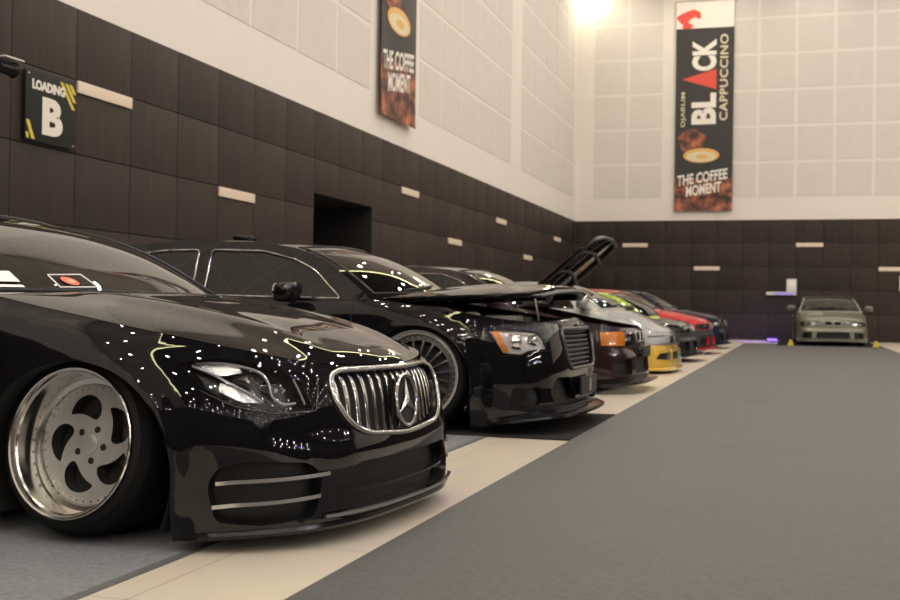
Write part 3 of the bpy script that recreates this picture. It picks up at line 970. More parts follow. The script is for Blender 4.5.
        k = np.linspace(0, 2 * PI, 33)[:-1]; yy = -ys if not wheel_left else ys
        ring = np.stack([.18 * np.cos(k), .18 * np.sin(k), 0 * k], -1) @ Mr.T + [x0 - .62, yy, zb - .02]
        st.tube(ring, .014, 8, True); st.tube([(x0 - .62, yy, zb - .02), (x0 - .45, yy, zb - .10)], .03, 8)
        st.tube([ring[0], ring[16]], .012, 6); st.tube([ring[8], ring[24]], .012, 6)
        st.build('steering_wheel', M['interior'], self.root, 50)
        f = MB(); f.box((x0 - 1.3, 0, .30), (2.6, hw * 1.9, .02)); f.build('cabin_floor', M['interior'], self.root)
    def mirrors(self, x, z, out=.14, d=(.075, .115, .075), mat=None):
        for sg in (1, -1):
            y = float(self.sh.belt_y(x))
            b = MB(); b.blob((x, sg * (y + out), z), d, 3., 12, 20, shear=.25)
            o = b.build('side_mirror', mat or self.paint, self.root, 60)
            a = MB(); a.tube([(x - .02, sg * (y - .03), z - .075), (x, sg * (y + .04), z - .06), (x, sg * (y + out - .03), z - .03)], [.03, .022, .018], 8); a.build('mirror_arm', M['plastic'], o, 60)
            g = MB(); g.blob((x - d[0] * .86, sg * (y + out), z), (.012, d[1] * .86, d[2] * .82), 3.5, 8, 18); g.build('mirror_glass', M['chrome'], o, 60)
    def splitter(self, s1, sec, mat, name='splitter', ends=.12, z=None, parent=None):
        """lip running round the bottom of the nose; sec: (out, dz from the bottom edge)"""
        sh = self.sh
        ss = np.linspace(-s1, s1, 90)
        k = smooth01((s1 - np.abs(ss)) / ends) * .85 + .15
        zb = sh.zb(np.abs(ss)) if z is None else ss * 0 + z
        n = len(sec)
        rows = [sh.wrap(ss, zb + max(q[1], 0), -q[0] * (k if q[0] > 0 else 1)) for q in sec]
        for r, q in zip(rows, sec): r[:, 2] = zb + q[1]
        V = np.stack(rows, 1).reshape(-1, 3)
        F = [(i * n + j, i * n + (j + 1) % n, (i + 1) * n + (j + 1) % n, (i + 1) * n + j) for i in range(len(ss) - 1) for j in range(n)]
        F += [tuple(range(n)), tuple((len(ss) - 1) * n + j for j in range(n))[::-1]]
        mb = MB(); mb.add(V, F)
        return mb.build(name, mat, parent or self.root, 35)
    def wheels(self, st, y, camber, steer=0., yr=None, cr=None, dx=0.):
        sh = self.sh
        pr = make_wheel(st, self.root)
        for i, (ax, sg) in enumerate(((0, -1), (0, 1), (1, -1), (1, 1))):
            w = pr if i == 0 else copy_wheel(pr)
            a = sh.arches[ax]
            yy = y if ax == 0 else (yr or y)
            place_wheel(w, a[0] + dx, sg * yy, sg, camber if ax == 0 else (cr or camber), steer if ax == 0 else 0)
    def slats_h(self, parent, loop, n, depth, mat, r=.006, ry=None, name='slat'):
        """horizontal bars across a loop"""
        l = np.asarray(loop); z0, z1 = l[:, 1].min(), l[:, 1].max()
        for i in range(n):
            z = z0 + (z1 - z0) * (i + .5) / n
            ss = np.linspace(l[:, 0].min(), l[:, 0].max(), 200)
            k = ss[inside(l, np.stack([ss, ss * 0 + z], -1))]
            if len(k) < 3: continue
            p = np.linspace(k[0], k[-1], 24)
            mb = MB(); mb.tube(self.sh.wrap(p, p * 0 + z, depth), r, 8, ry=ry); mb.build(name, mat, parent, 50)
    def slats_v(self, parent, loop, n, depth, mat, r=.005, name='slat', skip=None, bowd=0., ry=None):
        l = np.asarray(loop); s0, s1 = l[:, 0].min(), l[:, 0].max()
        for i in range(n):
            s = s0 + (s1 - s0) * (i + .5) / n
            zz = np.linspace(l[:, 1].min(), l[:, 1].max(), 160)
            k = zz[inside(l, np.stack([zz * 0 + s, zz], -1))]
            if len(k) < 3: continue
            z = np.linspace(k[0] + .004, k[-1] - .004, 16)
            u = (z - k[0]) / (k[-1] - k[0])
            mb = MB(); mb.tube(self.sh.wrap(z * 0 + s, z, depth - bowd * np.sin(PI * u)), r, 8, ry=ry); mb.build(name, mat, parent, 50)
# ------------------------------------------------------------------ the hall
XL, YB, ZD, ZC = -6.9, 37.2, 3.76, 11.6      # left wall, back wall, top of the dark cladding, ceiling
XR, YF = 40.0, -34.0

def mat_tile():
    m, nt, out = _mat('beige_floor_tile')
    b = nt.nodes.new('ShaderNodeBsdfPrincipled'); nt.links.new(b.outputs[0], out.inputs[0])
    g = nt.nodes.new('ShaderNodeNewGeometry')
    mp = nt.nodes.new('ShaderNodeMapping'); mp.inputs['Location'].default_value = (1.73, -.35, 0)
    br = nt.nodes.new('ShaderNodeTexBrick'); br.offset = 0; br.inputs['Scale'].default_value = 1.; br.inputs['Mortar Size'].default_value = .0025
    br.inputs['Brick Width'].default_value = .8; br.inputs['Row Height'].default_value = .8; br.inputs['Mortar Smooth'].default_value = .1
    br.inputs['Color1'].default_value = (.70, .635, .53, 1); br.inputs['Color2'].default_value = (.67, .605, .505, 1); br.inputs['Mortar'].default_value = (.36, .31, .24, 1)
    n = nt.nodes.new('ShaderNodeTexNoise'); n.inputs['Scale'].default_value = 3; n.inputs['Detail'].default_value = 6
    mx = nt.nodes.new('ShaderNodeMix'); mx.data_type = 'RGBA'; mx.blend_type = 'MULTIPLY'; mx.inputs[0].default_value = .25
    nt.links.new(g.outputs['Position'], mp.inputs['Vector']); nt.links.new(mp.outputs[0], br.inputs['Vector'])
    nt.links.new(g.outputs['Position'], n.inputs['Vector'])
    nt.links.new(br.outputs['Color'], mx.inputs[6]); nt.links.new(n.outputs['Color'], mx.inputs[7])
    nt.links.new(mx.outputs[2], b.inputs['Base Color'])
    b.inputs['Roughness'].default_value = .28
    return m

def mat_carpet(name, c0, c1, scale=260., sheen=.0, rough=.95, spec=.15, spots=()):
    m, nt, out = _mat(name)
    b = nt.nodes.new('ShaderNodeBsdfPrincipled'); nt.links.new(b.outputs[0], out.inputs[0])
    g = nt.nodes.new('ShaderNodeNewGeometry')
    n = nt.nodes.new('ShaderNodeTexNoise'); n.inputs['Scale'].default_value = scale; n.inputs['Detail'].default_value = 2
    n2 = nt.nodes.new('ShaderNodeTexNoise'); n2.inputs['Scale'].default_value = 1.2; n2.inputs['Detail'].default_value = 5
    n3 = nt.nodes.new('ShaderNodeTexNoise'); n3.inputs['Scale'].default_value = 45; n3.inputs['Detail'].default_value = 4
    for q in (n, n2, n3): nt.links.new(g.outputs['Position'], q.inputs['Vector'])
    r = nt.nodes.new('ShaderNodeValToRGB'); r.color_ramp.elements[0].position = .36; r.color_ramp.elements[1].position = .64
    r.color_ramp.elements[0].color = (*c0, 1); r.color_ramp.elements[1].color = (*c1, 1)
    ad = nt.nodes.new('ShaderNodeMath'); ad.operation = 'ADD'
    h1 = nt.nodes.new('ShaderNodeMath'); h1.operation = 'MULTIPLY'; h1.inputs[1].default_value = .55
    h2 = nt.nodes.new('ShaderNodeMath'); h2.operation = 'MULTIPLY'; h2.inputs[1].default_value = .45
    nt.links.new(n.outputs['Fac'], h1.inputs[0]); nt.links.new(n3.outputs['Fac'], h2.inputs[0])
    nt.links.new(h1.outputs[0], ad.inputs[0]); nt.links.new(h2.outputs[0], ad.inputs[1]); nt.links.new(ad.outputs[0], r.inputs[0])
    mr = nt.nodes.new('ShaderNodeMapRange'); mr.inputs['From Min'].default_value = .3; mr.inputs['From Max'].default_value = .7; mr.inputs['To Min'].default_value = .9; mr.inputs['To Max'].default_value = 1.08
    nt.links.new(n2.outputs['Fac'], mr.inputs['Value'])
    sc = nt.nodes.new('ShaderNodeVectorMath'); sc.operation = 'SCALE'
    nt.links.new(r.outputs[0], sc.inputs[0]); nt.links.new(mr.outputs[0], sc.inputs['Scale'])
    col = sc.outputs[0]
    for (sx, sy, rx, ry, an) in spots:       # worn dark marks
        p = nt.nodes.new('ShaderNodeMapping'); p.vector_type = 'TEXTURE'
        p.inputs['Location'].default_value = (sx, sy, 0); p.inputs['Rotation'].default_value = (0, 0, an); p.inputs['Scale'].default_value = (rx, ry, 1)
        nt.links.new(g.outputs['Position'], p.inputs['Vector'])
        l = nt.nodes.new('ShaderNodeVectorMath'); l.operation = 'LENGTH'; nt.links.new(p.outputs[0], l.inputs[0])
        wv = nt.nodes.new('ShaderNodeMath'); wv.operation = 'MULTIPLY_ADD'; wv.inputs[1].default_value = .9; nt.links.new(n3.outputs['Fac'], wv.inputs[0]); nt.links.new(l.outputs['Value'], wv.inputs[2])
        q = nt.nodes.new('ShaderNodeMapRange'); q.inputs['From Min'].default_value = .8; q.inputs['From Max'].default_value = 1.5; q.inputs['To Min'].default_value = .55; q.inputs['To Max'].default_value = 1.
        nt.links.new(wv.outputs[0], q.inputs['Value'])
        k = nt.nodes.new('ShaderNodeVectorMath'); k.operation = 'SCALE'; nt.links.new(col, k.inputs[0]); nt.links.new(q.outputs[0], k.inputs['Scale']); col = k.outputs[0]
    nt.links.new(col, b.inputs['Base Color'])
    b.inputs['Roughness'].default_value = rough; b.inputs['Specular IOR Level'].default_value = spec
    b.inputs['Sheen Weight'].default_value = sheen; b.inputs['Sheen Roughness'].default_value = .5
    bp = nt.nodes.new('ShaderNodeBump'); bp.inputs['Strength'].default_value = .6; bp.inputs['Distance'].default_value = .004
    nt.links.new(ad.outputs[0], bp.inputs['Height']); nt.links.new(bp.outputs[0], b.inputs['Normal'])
    return m

def mat_cladding():
    m, nt, out = _mat('dark_wood_cladding')
    b = nt.nodes.new('ShaderNodeBsdfPrincipled'); nt.links.new(b.outputs[0], out.inputs[0])
    g = nt.nodes.new('ShaderNodeNewGeometry')
    mp = nt.nodes.new('ShaderNodeMapping'); mp.inputs['Scale'].default_value = (6, 6, .6)
    n = nt.nodes.new('ShaderNodeTexNoise'); n.inputs['Scale'].default_value = 3.; n.inputs['Detail'].default_value = 6; n.inputs['Roughness'].default_value = .6
    nt.links.new(g.outputs['Position'], mp.inputs['Vector']); nt.links.new(mp.outputs[0], n.inputs['Vector'])
    r = nt.nodes.new('ShaderNodeValToRGB')
    r.color_ramp.elements[0].position = .3; r.color_ramp.elements[1].position = .72
    r.color_ramp.elements[0].color = (.027, .0182, .0150, 1); r.color_ramp.elements[1].color = (.043, .029, .0238, 1)
    nt.links.new(n.outputs['Fac'], r.inputs[0])
    mr = nt.nodes.new('ShaderNodeMapRange'); mr.inputs['To Min'].default_value = .86; mr.inputs['To Max'].default_value = 1.14
    nt.links.new(g.outputs['Random Per Island'], mr.inputs['Value'])
    sc = nt.nodes.new('ShaderNodeVectorMath'); sc.operation = 'SCALE'
    nt.links.new(r.outputs[0], sc.inputs[0]); nt.links.new(mr.outputs[0], sc.inputs['Scale'])
    nt.links.new(sc.outputs[0], b.inputs['Base Color'])
    b.inputs['Roughness'].default_value = .55; b.inputs['Specular IOR Level'].default_value = .25
    return m

M['tile'] = mat_tile()
M['aisle'] = mat_carpet('charcoal_carpet', (.018, .0172, .0176), (.066, .063, .063), sheen=.12, rough=.62, spec=.45, spots=((-.57, 11.5, .10, .25, .3), (-.34, 10.9, .13, .2, .2), (-.38, 7.05, .16, .07, -.2), (-.18, 6.92, .14, .06, -.2), (.02, 8.1, .10, .08, 0)))
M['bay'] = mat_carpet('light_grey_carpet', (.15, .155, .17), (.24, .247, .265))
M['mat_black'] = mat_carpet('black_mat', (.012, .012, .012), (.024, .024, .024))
M['clad'] = mat_cladding()
M['plaster'] = principled('warm_white_plaster', (.74, .70, .655), .8, noise=.02, nscale=2)
M['acoustic'] = principled('acoustic_panel', (.635, .598, .56), .9, noise=.03, nscale=5)
M['cream'] = principled('cream_strip', (.72, .60, .48), .5, noise=.03)
M['ceiling'] = principled('ceiling_board', (.10, .095, .09), .9, noise=.04, nscale=2)
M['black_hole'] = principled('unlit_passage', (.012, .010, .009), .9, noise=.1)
M['far_wall'] = principled('dark_partition', (.035, .032, .03), .8, noise=.1, nscale=2)
M['tape'] = principled('dark_edge_tape', (.10, .10, .105), .7, noise=.1)

def quad(name, pts, mat, kind='structure'):
    o = mesh(name, pts, [(0, 1, 2, 3)], mat); o['kind'] = kind; return o

def slab(name, lo, hi, mat, label=None, cat=None, kind=None, bev=0., group=None, parent=None):
    b = MB(); b.box([(a + c) / 2 for a, c in zip(lo, hi)], [c - a for a, c in zip(lo, hi)], bev=bev)
    o = b.build(name, mat, parent)
    return tag(o, label, cat, group, kind)

slab('floor', (XL - .2, YF, -.2), (XR, YB + .2, 0), M['tile'], kind='structure')
slab('ceiling', (XL - .2, YF, ZC), (XR, YB + .2, ZC + .2), M['ceiling'], kind='structure')
slab('trim_7', (XL, YF, ZC - .2), (-3.45, YB, ZC), M['plaster'], kind='structure')
slab('wall_right', (XR, YF, 0), (XR + .2, YB + .2, ZC), M['far_wall'], kind='structure')
slab('wall_front', (XL - .2, YF - .2, 0), (XR, YF, ZC), M['far_wall'], kind='structure')
slab('trim_3', (XR - .04, YF, .0), (XR, YB, ZD), M['clad'], kind='structure')
slab('trim_4', (XL, YF, .0), (XR, YF + .04, ZD), M['clad'], kind='structure')
slab('wall_back', (XL - .2, YB + .03, 0), (XR, YB + .2, ZC), M['plaster'], kind='structure')
DY0, DY1, DZ = 15.84, 18.32, 2.53
b = MB()
for lo, hi in (((XL - .25, YF, 0), (XL - .03, DY0, ZC)), ((XL - .25, DY1, 0), (XL - .03, YB + .03, ZC)), ((XL - .25, DY0, DZ), (XL - .03, DY1, ZC))):
    b.box([(a + c) / 2 for a, c in zip(lo, hi)], [c - a for a, c in zip(lo, hi)])
tag(b.build('wall_left', M['plaster']), kind='structure')
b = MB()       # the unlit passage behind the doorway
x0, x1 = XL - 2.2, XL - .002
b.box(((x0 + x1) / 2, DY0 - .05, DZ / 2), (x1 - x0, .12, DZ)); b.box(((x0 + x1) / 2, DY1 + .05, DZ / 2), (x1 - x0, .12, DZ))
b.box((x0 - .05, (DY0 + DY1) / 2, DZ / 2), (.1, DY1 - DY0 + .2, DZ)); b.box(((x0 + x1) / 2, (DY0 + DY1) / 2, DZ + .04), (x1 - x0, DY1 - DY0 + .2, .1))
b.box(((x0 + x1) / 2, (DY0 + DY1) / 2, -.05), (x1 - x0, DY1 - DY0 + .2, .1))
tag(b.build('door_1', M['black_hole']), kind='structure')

# dark cladding, panel by panel, with open joints
SEAM = [0, .09, .83, 1.57, 2.30, 3.04, 3.76]
def cladding(name, face, back, a0, a1, pitch, phase, hole=None):
    b = MB(); g = .010
    back(b); b.cur = 1
    k = math.floor((a0 - phase) / pitch)
    while phase + k * pitch < a1:
        u0, u1 = max(a0, phase + k * pitch), min(a1, phase + (k + 1) * pitch)
        for z0, z1 in zip(SEAM[:-1], SEAM[1:]):
            pieces = [(u0, u1, z0, z1)]
            if hole:
                h0, h1, hz = hole
                if z0 < hz and u1 > h0 and u0 < h1:
                    pieces = []
                    if u0 < h0: pieces.append((u0, h0 + g, z0, z1))
                    if u1 > h1: pieces.append((h1 - g, u1, z0, z1))
                    if z1 > hz: pieces.append((max(u0, h0), min(u1, h1), hz - g, z1))
            for p0, p1, q0, q1 in pieces:
                if p1 - p0 > .03 and q1 - q0 > .02: face(b, p0 + g / 2, p1 - g / 2, q0 + g / 2, q1 - g / 2)
        k += 1
    return tag(b.build(name, [M['black_hole'], M['clad']], sharp=20, fix=False), kind='structure')
cladding('trim_1', lambda b, u0, u1, z0, z1: b.box((XL - .012, (u0 + u1) / 2, (z0 + z1) / 2), (.024, u1 - u0, z1 - z0), bev=.002), lambda b: [b.box((XL - .027, (p + q) / 2, (r + ZD) / 2), (.006, q - p, ZD - r)) for p, q, r in ((YF, DY0, 0), (DY1, YB, 0), (DY0, DY1, DZ))], YF, YB, .99, 9.9, (DY0, DY1, DZ))
cladding('trim_2', lambda b, u0, u1, z0, z1: b.box(((u0 + u1) / 2, YB + .012, (z0 + z1) / 2), (u1 - u0, .024, z1 - z0), bev=.002), lambda b: b.box(((XL + XR) / 2, YB + .027, ZD / 2), (XR - XL, .006, ZD)), XL, XR, .80, .01)

# acoustic panels of the upper walls
b = MB()
for y0 in (-24.8, -15.9, -7.0, 1.9, 10.8, 20.85, 29.4):
    for i in range(5):
        for j in range(6):
            b.box((XL - .029, y0 + 1.49 * i + .71, 4.5 + 1.12 * j + .53), (.010, 1.40, 1.04))
tag(b.build('trim_5', M['acoustic'], sharp=20), kind='structure')
b = MB()
for x0, n in ((-6.35, 2), (-2.28, 8), (7.4, 28)):
    for i in range(n):
        for j in range(6):
            b.box((x0 + 1.14 * i + .535, YB + .029, 4.48 + 1.13 * j + .53), (1.05, .010, 1.04))
tag(b.build('trim_6', M['acoustic'], sharp=20), kind='structure')

# cream strips let into the cladding
SL = [(0, 1, 'beside the loading sign', None), (3, 0, 'left of the dark doorway', None), (10, 1, 'just right of the dark doorway', None), (13, 0, 'second right of the doorway', None),
      (17, 1, 'third right of the doorway', None), (20, 0, 'fourth right of the doorway', None), (24, 1, 'nearest the far corner', None), (-4, 0, '', None)]
for k, hi, txt, _ in SL:
    if k < 0: continue
    z1 = 3.035 if hi else 2.295
    y = 9.9 + .99 * k
    slab('wall_strip', (XL, y + .005, z1 - .12), (XL + .022, y + .985, z1), M['cream'], 'cream strip on the dark left wall, ' + txt, 'wall strip', bev=.004, group='cream strips on the left wall')
for x, hi, txt in ((-5.36, 1, 'just right of the raised hood'), (-3.09, 0, 'low, under the hanging banner'), (.01, 1, 'high above the grey car by the wall'), (2.42, 0, 'low, at the right edge of the photo')):
    z1 = 3.035 if hi else 2.295
    slab('wall_strip', (x, YB - .022, z1 - .125), (x + .80, YB, z1), M['cream'], 'cream strip on the dark back wall, ' + txt, 'wall strip', bev=.004, group='cream strips on the back wall')

# carpets
c = slab('carpet', (-1.32, YF + .05, 0), (2.2, 32.6, .006), M['aisle'], 'charcoal carpet running down the middle of the aisle', 'carpet')
c = slab('carpet', (XL + .03, YF + .05, 0), (-1.885, 36.9, .004), M['bay'], 'light grey carpet under the row of parked cars', 'carpet')
slab('edge_tape', (-1.885, YF + .05, 0), (-1.85, 36.9, .0045), M['tape'], parent=c)
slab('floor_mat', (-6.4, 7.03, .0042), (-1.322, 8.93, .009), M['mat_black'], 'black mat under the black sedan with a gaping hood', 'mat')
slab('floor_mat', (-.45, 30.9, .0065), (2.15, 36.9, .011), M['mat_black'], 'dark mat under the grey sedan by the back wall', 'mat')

# LOADING B sign
M['sign'] = principled('black_sign_board', (.013, .015, .014), .5, spec=.2, noise=.1)
M['sign_yellow'] = principled('yellow_stripe', (.62, .50, .05), .5, noise=.05)
M['sign_white'] = principled('white_lettering', (.78, .72, .64), .5, noise=.03)
sg = empty('sign', (XL + .03, 9.45, 2.655)); tag(sg, 'black sign with LOADING B and yellow corner stripes on the left wall', 'sign')
b = MB(); b.box((.0, 0, 0), (.03, .78, .66), bev=.004); b.build('board', M['sign'], sg)
def flat_text(name, txt, size, cy, cz, x, mat, parent, bold, sx=1., rot=0., shear=0., axis='x', th=.004, space=1.):
    """lettering on a board that faces +x (axis x) or -y (axis y)"""
    V, F = text_mesh(txt, size, bold, shear=shear, space=space)
    V = V - (V.max(0) + V.min(0)) / 2
    V[:, 0] *= sx
    ca, sa = math.cos(rot), math.sin(rot)
    V[:, 0], V[:, 1] = V[:, 0] * ca - V[:, 1] * sa, V[:, 0] * sa + V[:, 1] * ca
    if axis == 'x':
        W = np.stack([0 * V[:, 0] + x, V[:, 0] + cy, V[:, 1] + cz], -1)
    else:
        W = np.stack([V[:, 0] + cy, 0 * V[:, 0] + x, V[:, 1] + cz], -1)
    d = np.array([th, 0, 0]) if axis == 'x' else np.array([0, -th, 0])
    n = len(W)
    bm = bmesh.new()
    vs = [bm.verts.new(p) for p in W]
    for f in F:
        try: bm.faces.new([vs[i] for i in f])
        except ValueError: pass
    r = bmesh.ops.extrude_face_region(bm, geom=bm.faces[:])
    bmesh.ops.translate(bm, vec=d, verts=[g for g in r['geom'] if isinstance(g, bmesh.types.BMVert)])
    bmesh.ops.recalc_face_normals(bm, faces=bm.faces)
    bm.verts.index_update()
    o = mesh(name, [v.co[:] for v in bm.verts], [[v.index for v in f.verts] for f in bm.faces], mat, parent, sharp=20); bm.free()
    return o
flat_text('lettering', 'LOADING', .118, -.05, .205, .0165, M['sign_white'], sg, .006, sx=.95)
flat_text('lettering', 'B', .46, .015, -.07, .0155, M['sign_white'], sg, .022, sx=1.22)
def para(b, y0, z0, y1, z1, w):
    b.prism([(y0, z0), (y0 + w, z0), (y1 + w, z1), (y1, z1)], lambda p: (.0155, p[0], p[1]), lambda p: (.0175, p[0], p[1]))
for i in range(3):
    b = MB(); para(b, *((.32, .06, .12, .30, .05), (.335, .135, .20, .30, .05), (.335, .215, .27, .30, .05))[i]); b.build('stripe', M['sign_yellow'], sg)
for i in range(2):
    b = MB(); para(b, *((-.30, -.31, -.385, -.14, .05), (-.37, -.31, -.385, -.255, .035))[i]); b.build('stripe', M['sign_yellow'], sg)
for y, z in ((-.35, .295), (.35, -.295)): b = MB(); b.lathe([(0, .022), (.010, .020), (.011, .014)], 12, 'x', (0, y, z)); b.build('screw', M['satin'], sg)

# spot lamp at the photo's edge
sp = empty('spot_lamp', (XL, 8.58, 2.93)); tag(sp, 'small black spot lamp high on the left wall beside the loading sign', 'lamp')
b = MB(); b.box((.03, 0, 0), (.06, .12, .10), bev=.008); b.tube([(.05, 0, 0), (.14, .02, -.01)], .015, 10); b.build('bracket', M['plastic'], sp)
b = MB(); b.lathe([(0, -.13), (.045, -.13), (.055, -.10), (.06, .06), (.072, .09), (.066, .09), (.05, .05), (0, .04)], 24, 'y', (.16, .06, -.04)); b.build('lamp_head', M['gloss_plastic'], sp)
b = MB(); b.box((.16, .07, .045), (.16, .26, .012), bev=.004); b.build('lamp_hood', M['card'], sp)

# hanging banners
M['ban_black'] = principled('banner_black_print', (.03, .026, .026), .55, noise=.1)
M['ban_white'] = principled('banner_white_cloth', (.80, .76, .70), .7, noise=.02)
M['ban_cream'] = principled('banner_cream_print', (.70, .62, .42), .6, noise=.03)
M['ban_red'] = principled('banner_red_print', (.70, .075, .05), .6, noise=.05)
M['ban_coffee'] = principled('banner_coffee_print', (.75, .42, .13), .6, noise=.08)
def mat_embers():
    m, nt, out = _mat('banner_ember_print')
    b = nt.nodes.new('ShaderNodeBsdfPrincipled'); nt.links.new(b.outputs[0], out.inputs[0])
    tc = nt.nodes.new('ShaderNodeTexCoord'); n = nt.nodes.new('ShaderNodeTexNoise'); n.inputs['Scale'].default_value = 3.5; n.inputs['Detail'].default_value = 5
    nt.links.new(tc.outputs['Object'], n.inputs['Vector'])
    r = nt.nodes.new('ShaderNodeValToRGB')
    e = r.color_ramp.elements; e[0].position = .38; e[0].color = (.035, .022, .018, 1); e[1].position = .66; e[1].color = (.50, .17, .085, 1)
    q = e.new(.52); q.color = (.20, .065, .04, 1)
    nt.links.new(n.outputs['Fac'], r.inputs[0]); nt.links.new(r.outputs[0], b.inputs['Base Color']); b.inputs['Roughness'].default_value = .6
    return m
M['ban_ember'] = mat_embers()
def banner(loc, rz, label, wave=.02):
    """faces local -y; width 1.8, drop 6.9"""
    r = empty('banner', loc, rz); tag(r, label, 'banner', 'hanging banners')
    W, H = 1.8, 6.68
    def cloth(u, v):     # u 0..1 across, v 0..1 up
        y = wave * math.sin(u * 5 + v * 4) * .6 + wave * math.sin(v * 9 + 1) * .5 - .03 * (1 - v) ** 3
        return ((u - .5) * W, y, v * H)
    def strip(name, v0, v1, mat, u0=0., u1=1., off=0., nu=16, nv=24):
        mb = MB(); V, F = [], []
        for s in (0, 1):
            for j in range(nv + 1):
                for i in range(nu + 1):
                    p = cloth(u0 + (u1 - u0) * i / nu, v0 + (v1 - v0) * j / nv)
                    V.append((p[0], p[1] - off + s * .006, p[2]))
        k = (nu + 1) * (nv + 1)
        for j in range(nv):
            for i in range(nu):
                a = j * (nu + 1) + i
                F.append((a, a + 1, a + nu + 2, a + nu + 1)); F.append((k + a, k + a + nu + 1, k + a + nu + 2, k + a + 1))
        ed = [i for i in range(nu + 1)] + [j * (nu + 1) + nu for j in range(1, nv + 1)] + [nv * (nu + 1) + i for i in range(nu - 1, -1, -1)] + [j * (nu + 1) for j in range(nv - 1, 0, -1)]
        for i in range(len(ed)):
            a, c = ed[i], ed[(i + 1) % len(ed)]; F.append((a, k + a, k + c, c))
        mb.add(V, F); return mb.build(name, mat, r, 50)
    strip('cloth', .87, 1., M['ban_white'])
    strip('printed_field', .155, .87, M['ban_black'])
    strip('ember_print', .0, .155, M['ban_ember'])
    px = lambda x: (x - 45) / 152. * W - W / 2
    pz = lambda y: (575 - y) / 570. * (H)
    def on(o):
        me = o.data
        for v in me.vertices:
            q = cloth(v.co.x / W + .5, v.co.z / H); v.co.y += q[1] - .004
        return o
    # BLACK, read upwards, its A a red triangle
    def up(txt, y0, y1, x0, x1, mat, bold, space=1.):
        """text turned to read upwards, filling the box"""
        V, F = text_mesh(txt, 1., bold, space=space)
        V = V - V.min(0); mx = V.max(0)
        Vx = px(x1) - V[:, 1] / mx[1] * (px(x1) - px(x0)); Vz = pz(y0) + V[:, 0] / mx[0] * (pz(y1) - pz(y0))
        n = len(V)
        mb = MB(); mb.add(np.stack([Vx, 0 * Vx - .004, Vz], -1), F)
        return on(mb.build('lettering', mat, r, 20))
    up('BL', 341, 256, 88, 152, M['ban_white'], .045); up('CK', 196, 110, 88, 152, M['ban_white'], .045)
    mb = MB(); mb.prism([(px(62), pz(217)), (px(152), pz(247)), (px(152), pz(192))], lambda p: (p[0], -.008, p[1]), lambda p: (p[0], -.003, p[1])); on(mb.build('triangle', M['ban_red'], r))
    up('CAPPUCCINO', 332, 98, 161, 182, M['ban_cream'], .02, 1.08)
    up('DJARUM', 346, 252, 60, 74, M['ban_cream'], .01)
    # the cup
    mb = MB(); mb.prism([(px(90) + .42 * math.cos(t) * (1 + .12 * math.sin(5 * t)), pz(385) + .38 * math.sin(t)) for t in np.linspace(0, 2 * PI, 41)[:-1]], lambda p: (p[0], -.006, p[1]), lambda p: (p[0], -.001, p[1])); on(mb.build('ember_print', M['ban_ember'], r))
    mb = MB()
    el = lambda cx, cy, a, b_, y0, y1: mb.prism([(px(cx) + a * math.cos(t), pz(cy) + b_ * math.sin(t)) for t in np.linspace(0, 2 * PI, 33)[:-1]], lambda p: (p[0], y0, p[1]), lambda p: (p[0], y1, p[1]))
    el(115, 425, .56, .23, -.007, -.002); on(mb.build('cup_print', M['ban_coffee'], r))
    mb = MB(); el(115, 428, .46, .165, -.009, -.003); on(mb.build('cup_print', M['ban_cream'], r))
    mb = MB(); el(118, 428, .20, .07, -.011, -.004); on(mb.build('cup_print', M['ban_coffee'], r))
    for txt, y, wpx, x in (('THE COFFEE', 484, 132, 118), ('MOMENT', 516, 92, 122)):
        V, F = text_mesh(txt, 1., .03); V = V - (V.max(0) + V.min(0)) / 2; mx = V.max(0)
        X_ = V[:, 0] / mx[0] * (wpx / 152. * W / 2); Z_ = V[:, 1] / mx[1] * .17
        mb = MB(); mb.add(np.stack([px(x) + X_, 0 * X_ - .005, pz(y) + Z_ + X_ * .14], -1), F); on(mb.build('lettering', M['ban_white'], r, 20))
    # red mark on the white head
    mb = MB()
    for k, (x, y, a, c) in enumerate(((66, 52, .22, .17), (88, 40, .22, .13), (74, 72, .16, .10), (104, 46, .07, .10))):
        mb.prism([(px(x) + a * math.cos(t) * (1 + .18 * math.sin(3 * t + k)), pz(y) + c * math.sin(t) * (1 + .15 * math.cos(4 * t + k))) for t in np.linspace(0, 2 * PI, 25)[:-1]], lambda p: (p[0], -.008, p[1]), lambda p: (p[0], -.003, p[1]))
    on(mb.build('red_mark', M['ban_red'], r))
    mb = MB(); mb.tube([(-W / 2 - .04, -.0, H), (W / 2 + .04, 0, H)], .022, 10); mb.build('hanging_rod', M['satin'], r)
    return r
banner((-2.83, YB - .06, 4.05), 0, 'tall black banner with a red triangle hanging on the back wall')
banner((XL + .07, 19.36, 4.15), PI / 2, 'tall dark banner seen edge-on on the left wall above the doorway', .03)

# boxes on the back wall, LED lamp on the floor
M['box_white'] = principled('white_enamel', (.72, .70, .68), .4, noise=.02)
o = empty('wall_box', (-.11, YB, 1.70)); tag(o, 'white box with a ledge on the back wall left of the grey car', 'wall box')
b = MB(); b.box((0, -.06, 0), (.30, .12, .42), bev=.012); b.build('box', M['box_white'], o)
b = MB(); b.box((-.30, -.05, -.24), (.90, .10, .10), bev=.01); b.build('ledge', M['box_white'], o)
M['violet_soft'] = emitter('violet_ledge_glow', (.52, .40, 1.), .9)
b = MB(); b.box((-.22, -.104, -.24), (.55, .012, .07), bev=.003); b.build('ledge_glow', M['violet_soft'], o)  # added glowing slab, imitates violet light falling on the ledge
b = MB(); b.box((0, -.124, .02), (.20, .006, .26), bev=.002); b.build('cover', M['card'], o)
o = empty('wall_box', (3.16, YB, 1.80)); tag(o, 'white box on the back wall at the right edge of the photo', 'wall box')
b = MB(); b.box((0, -.06, 0), (.30, .12, .46), bev=.012); b.build('box', M['box_white'], o)
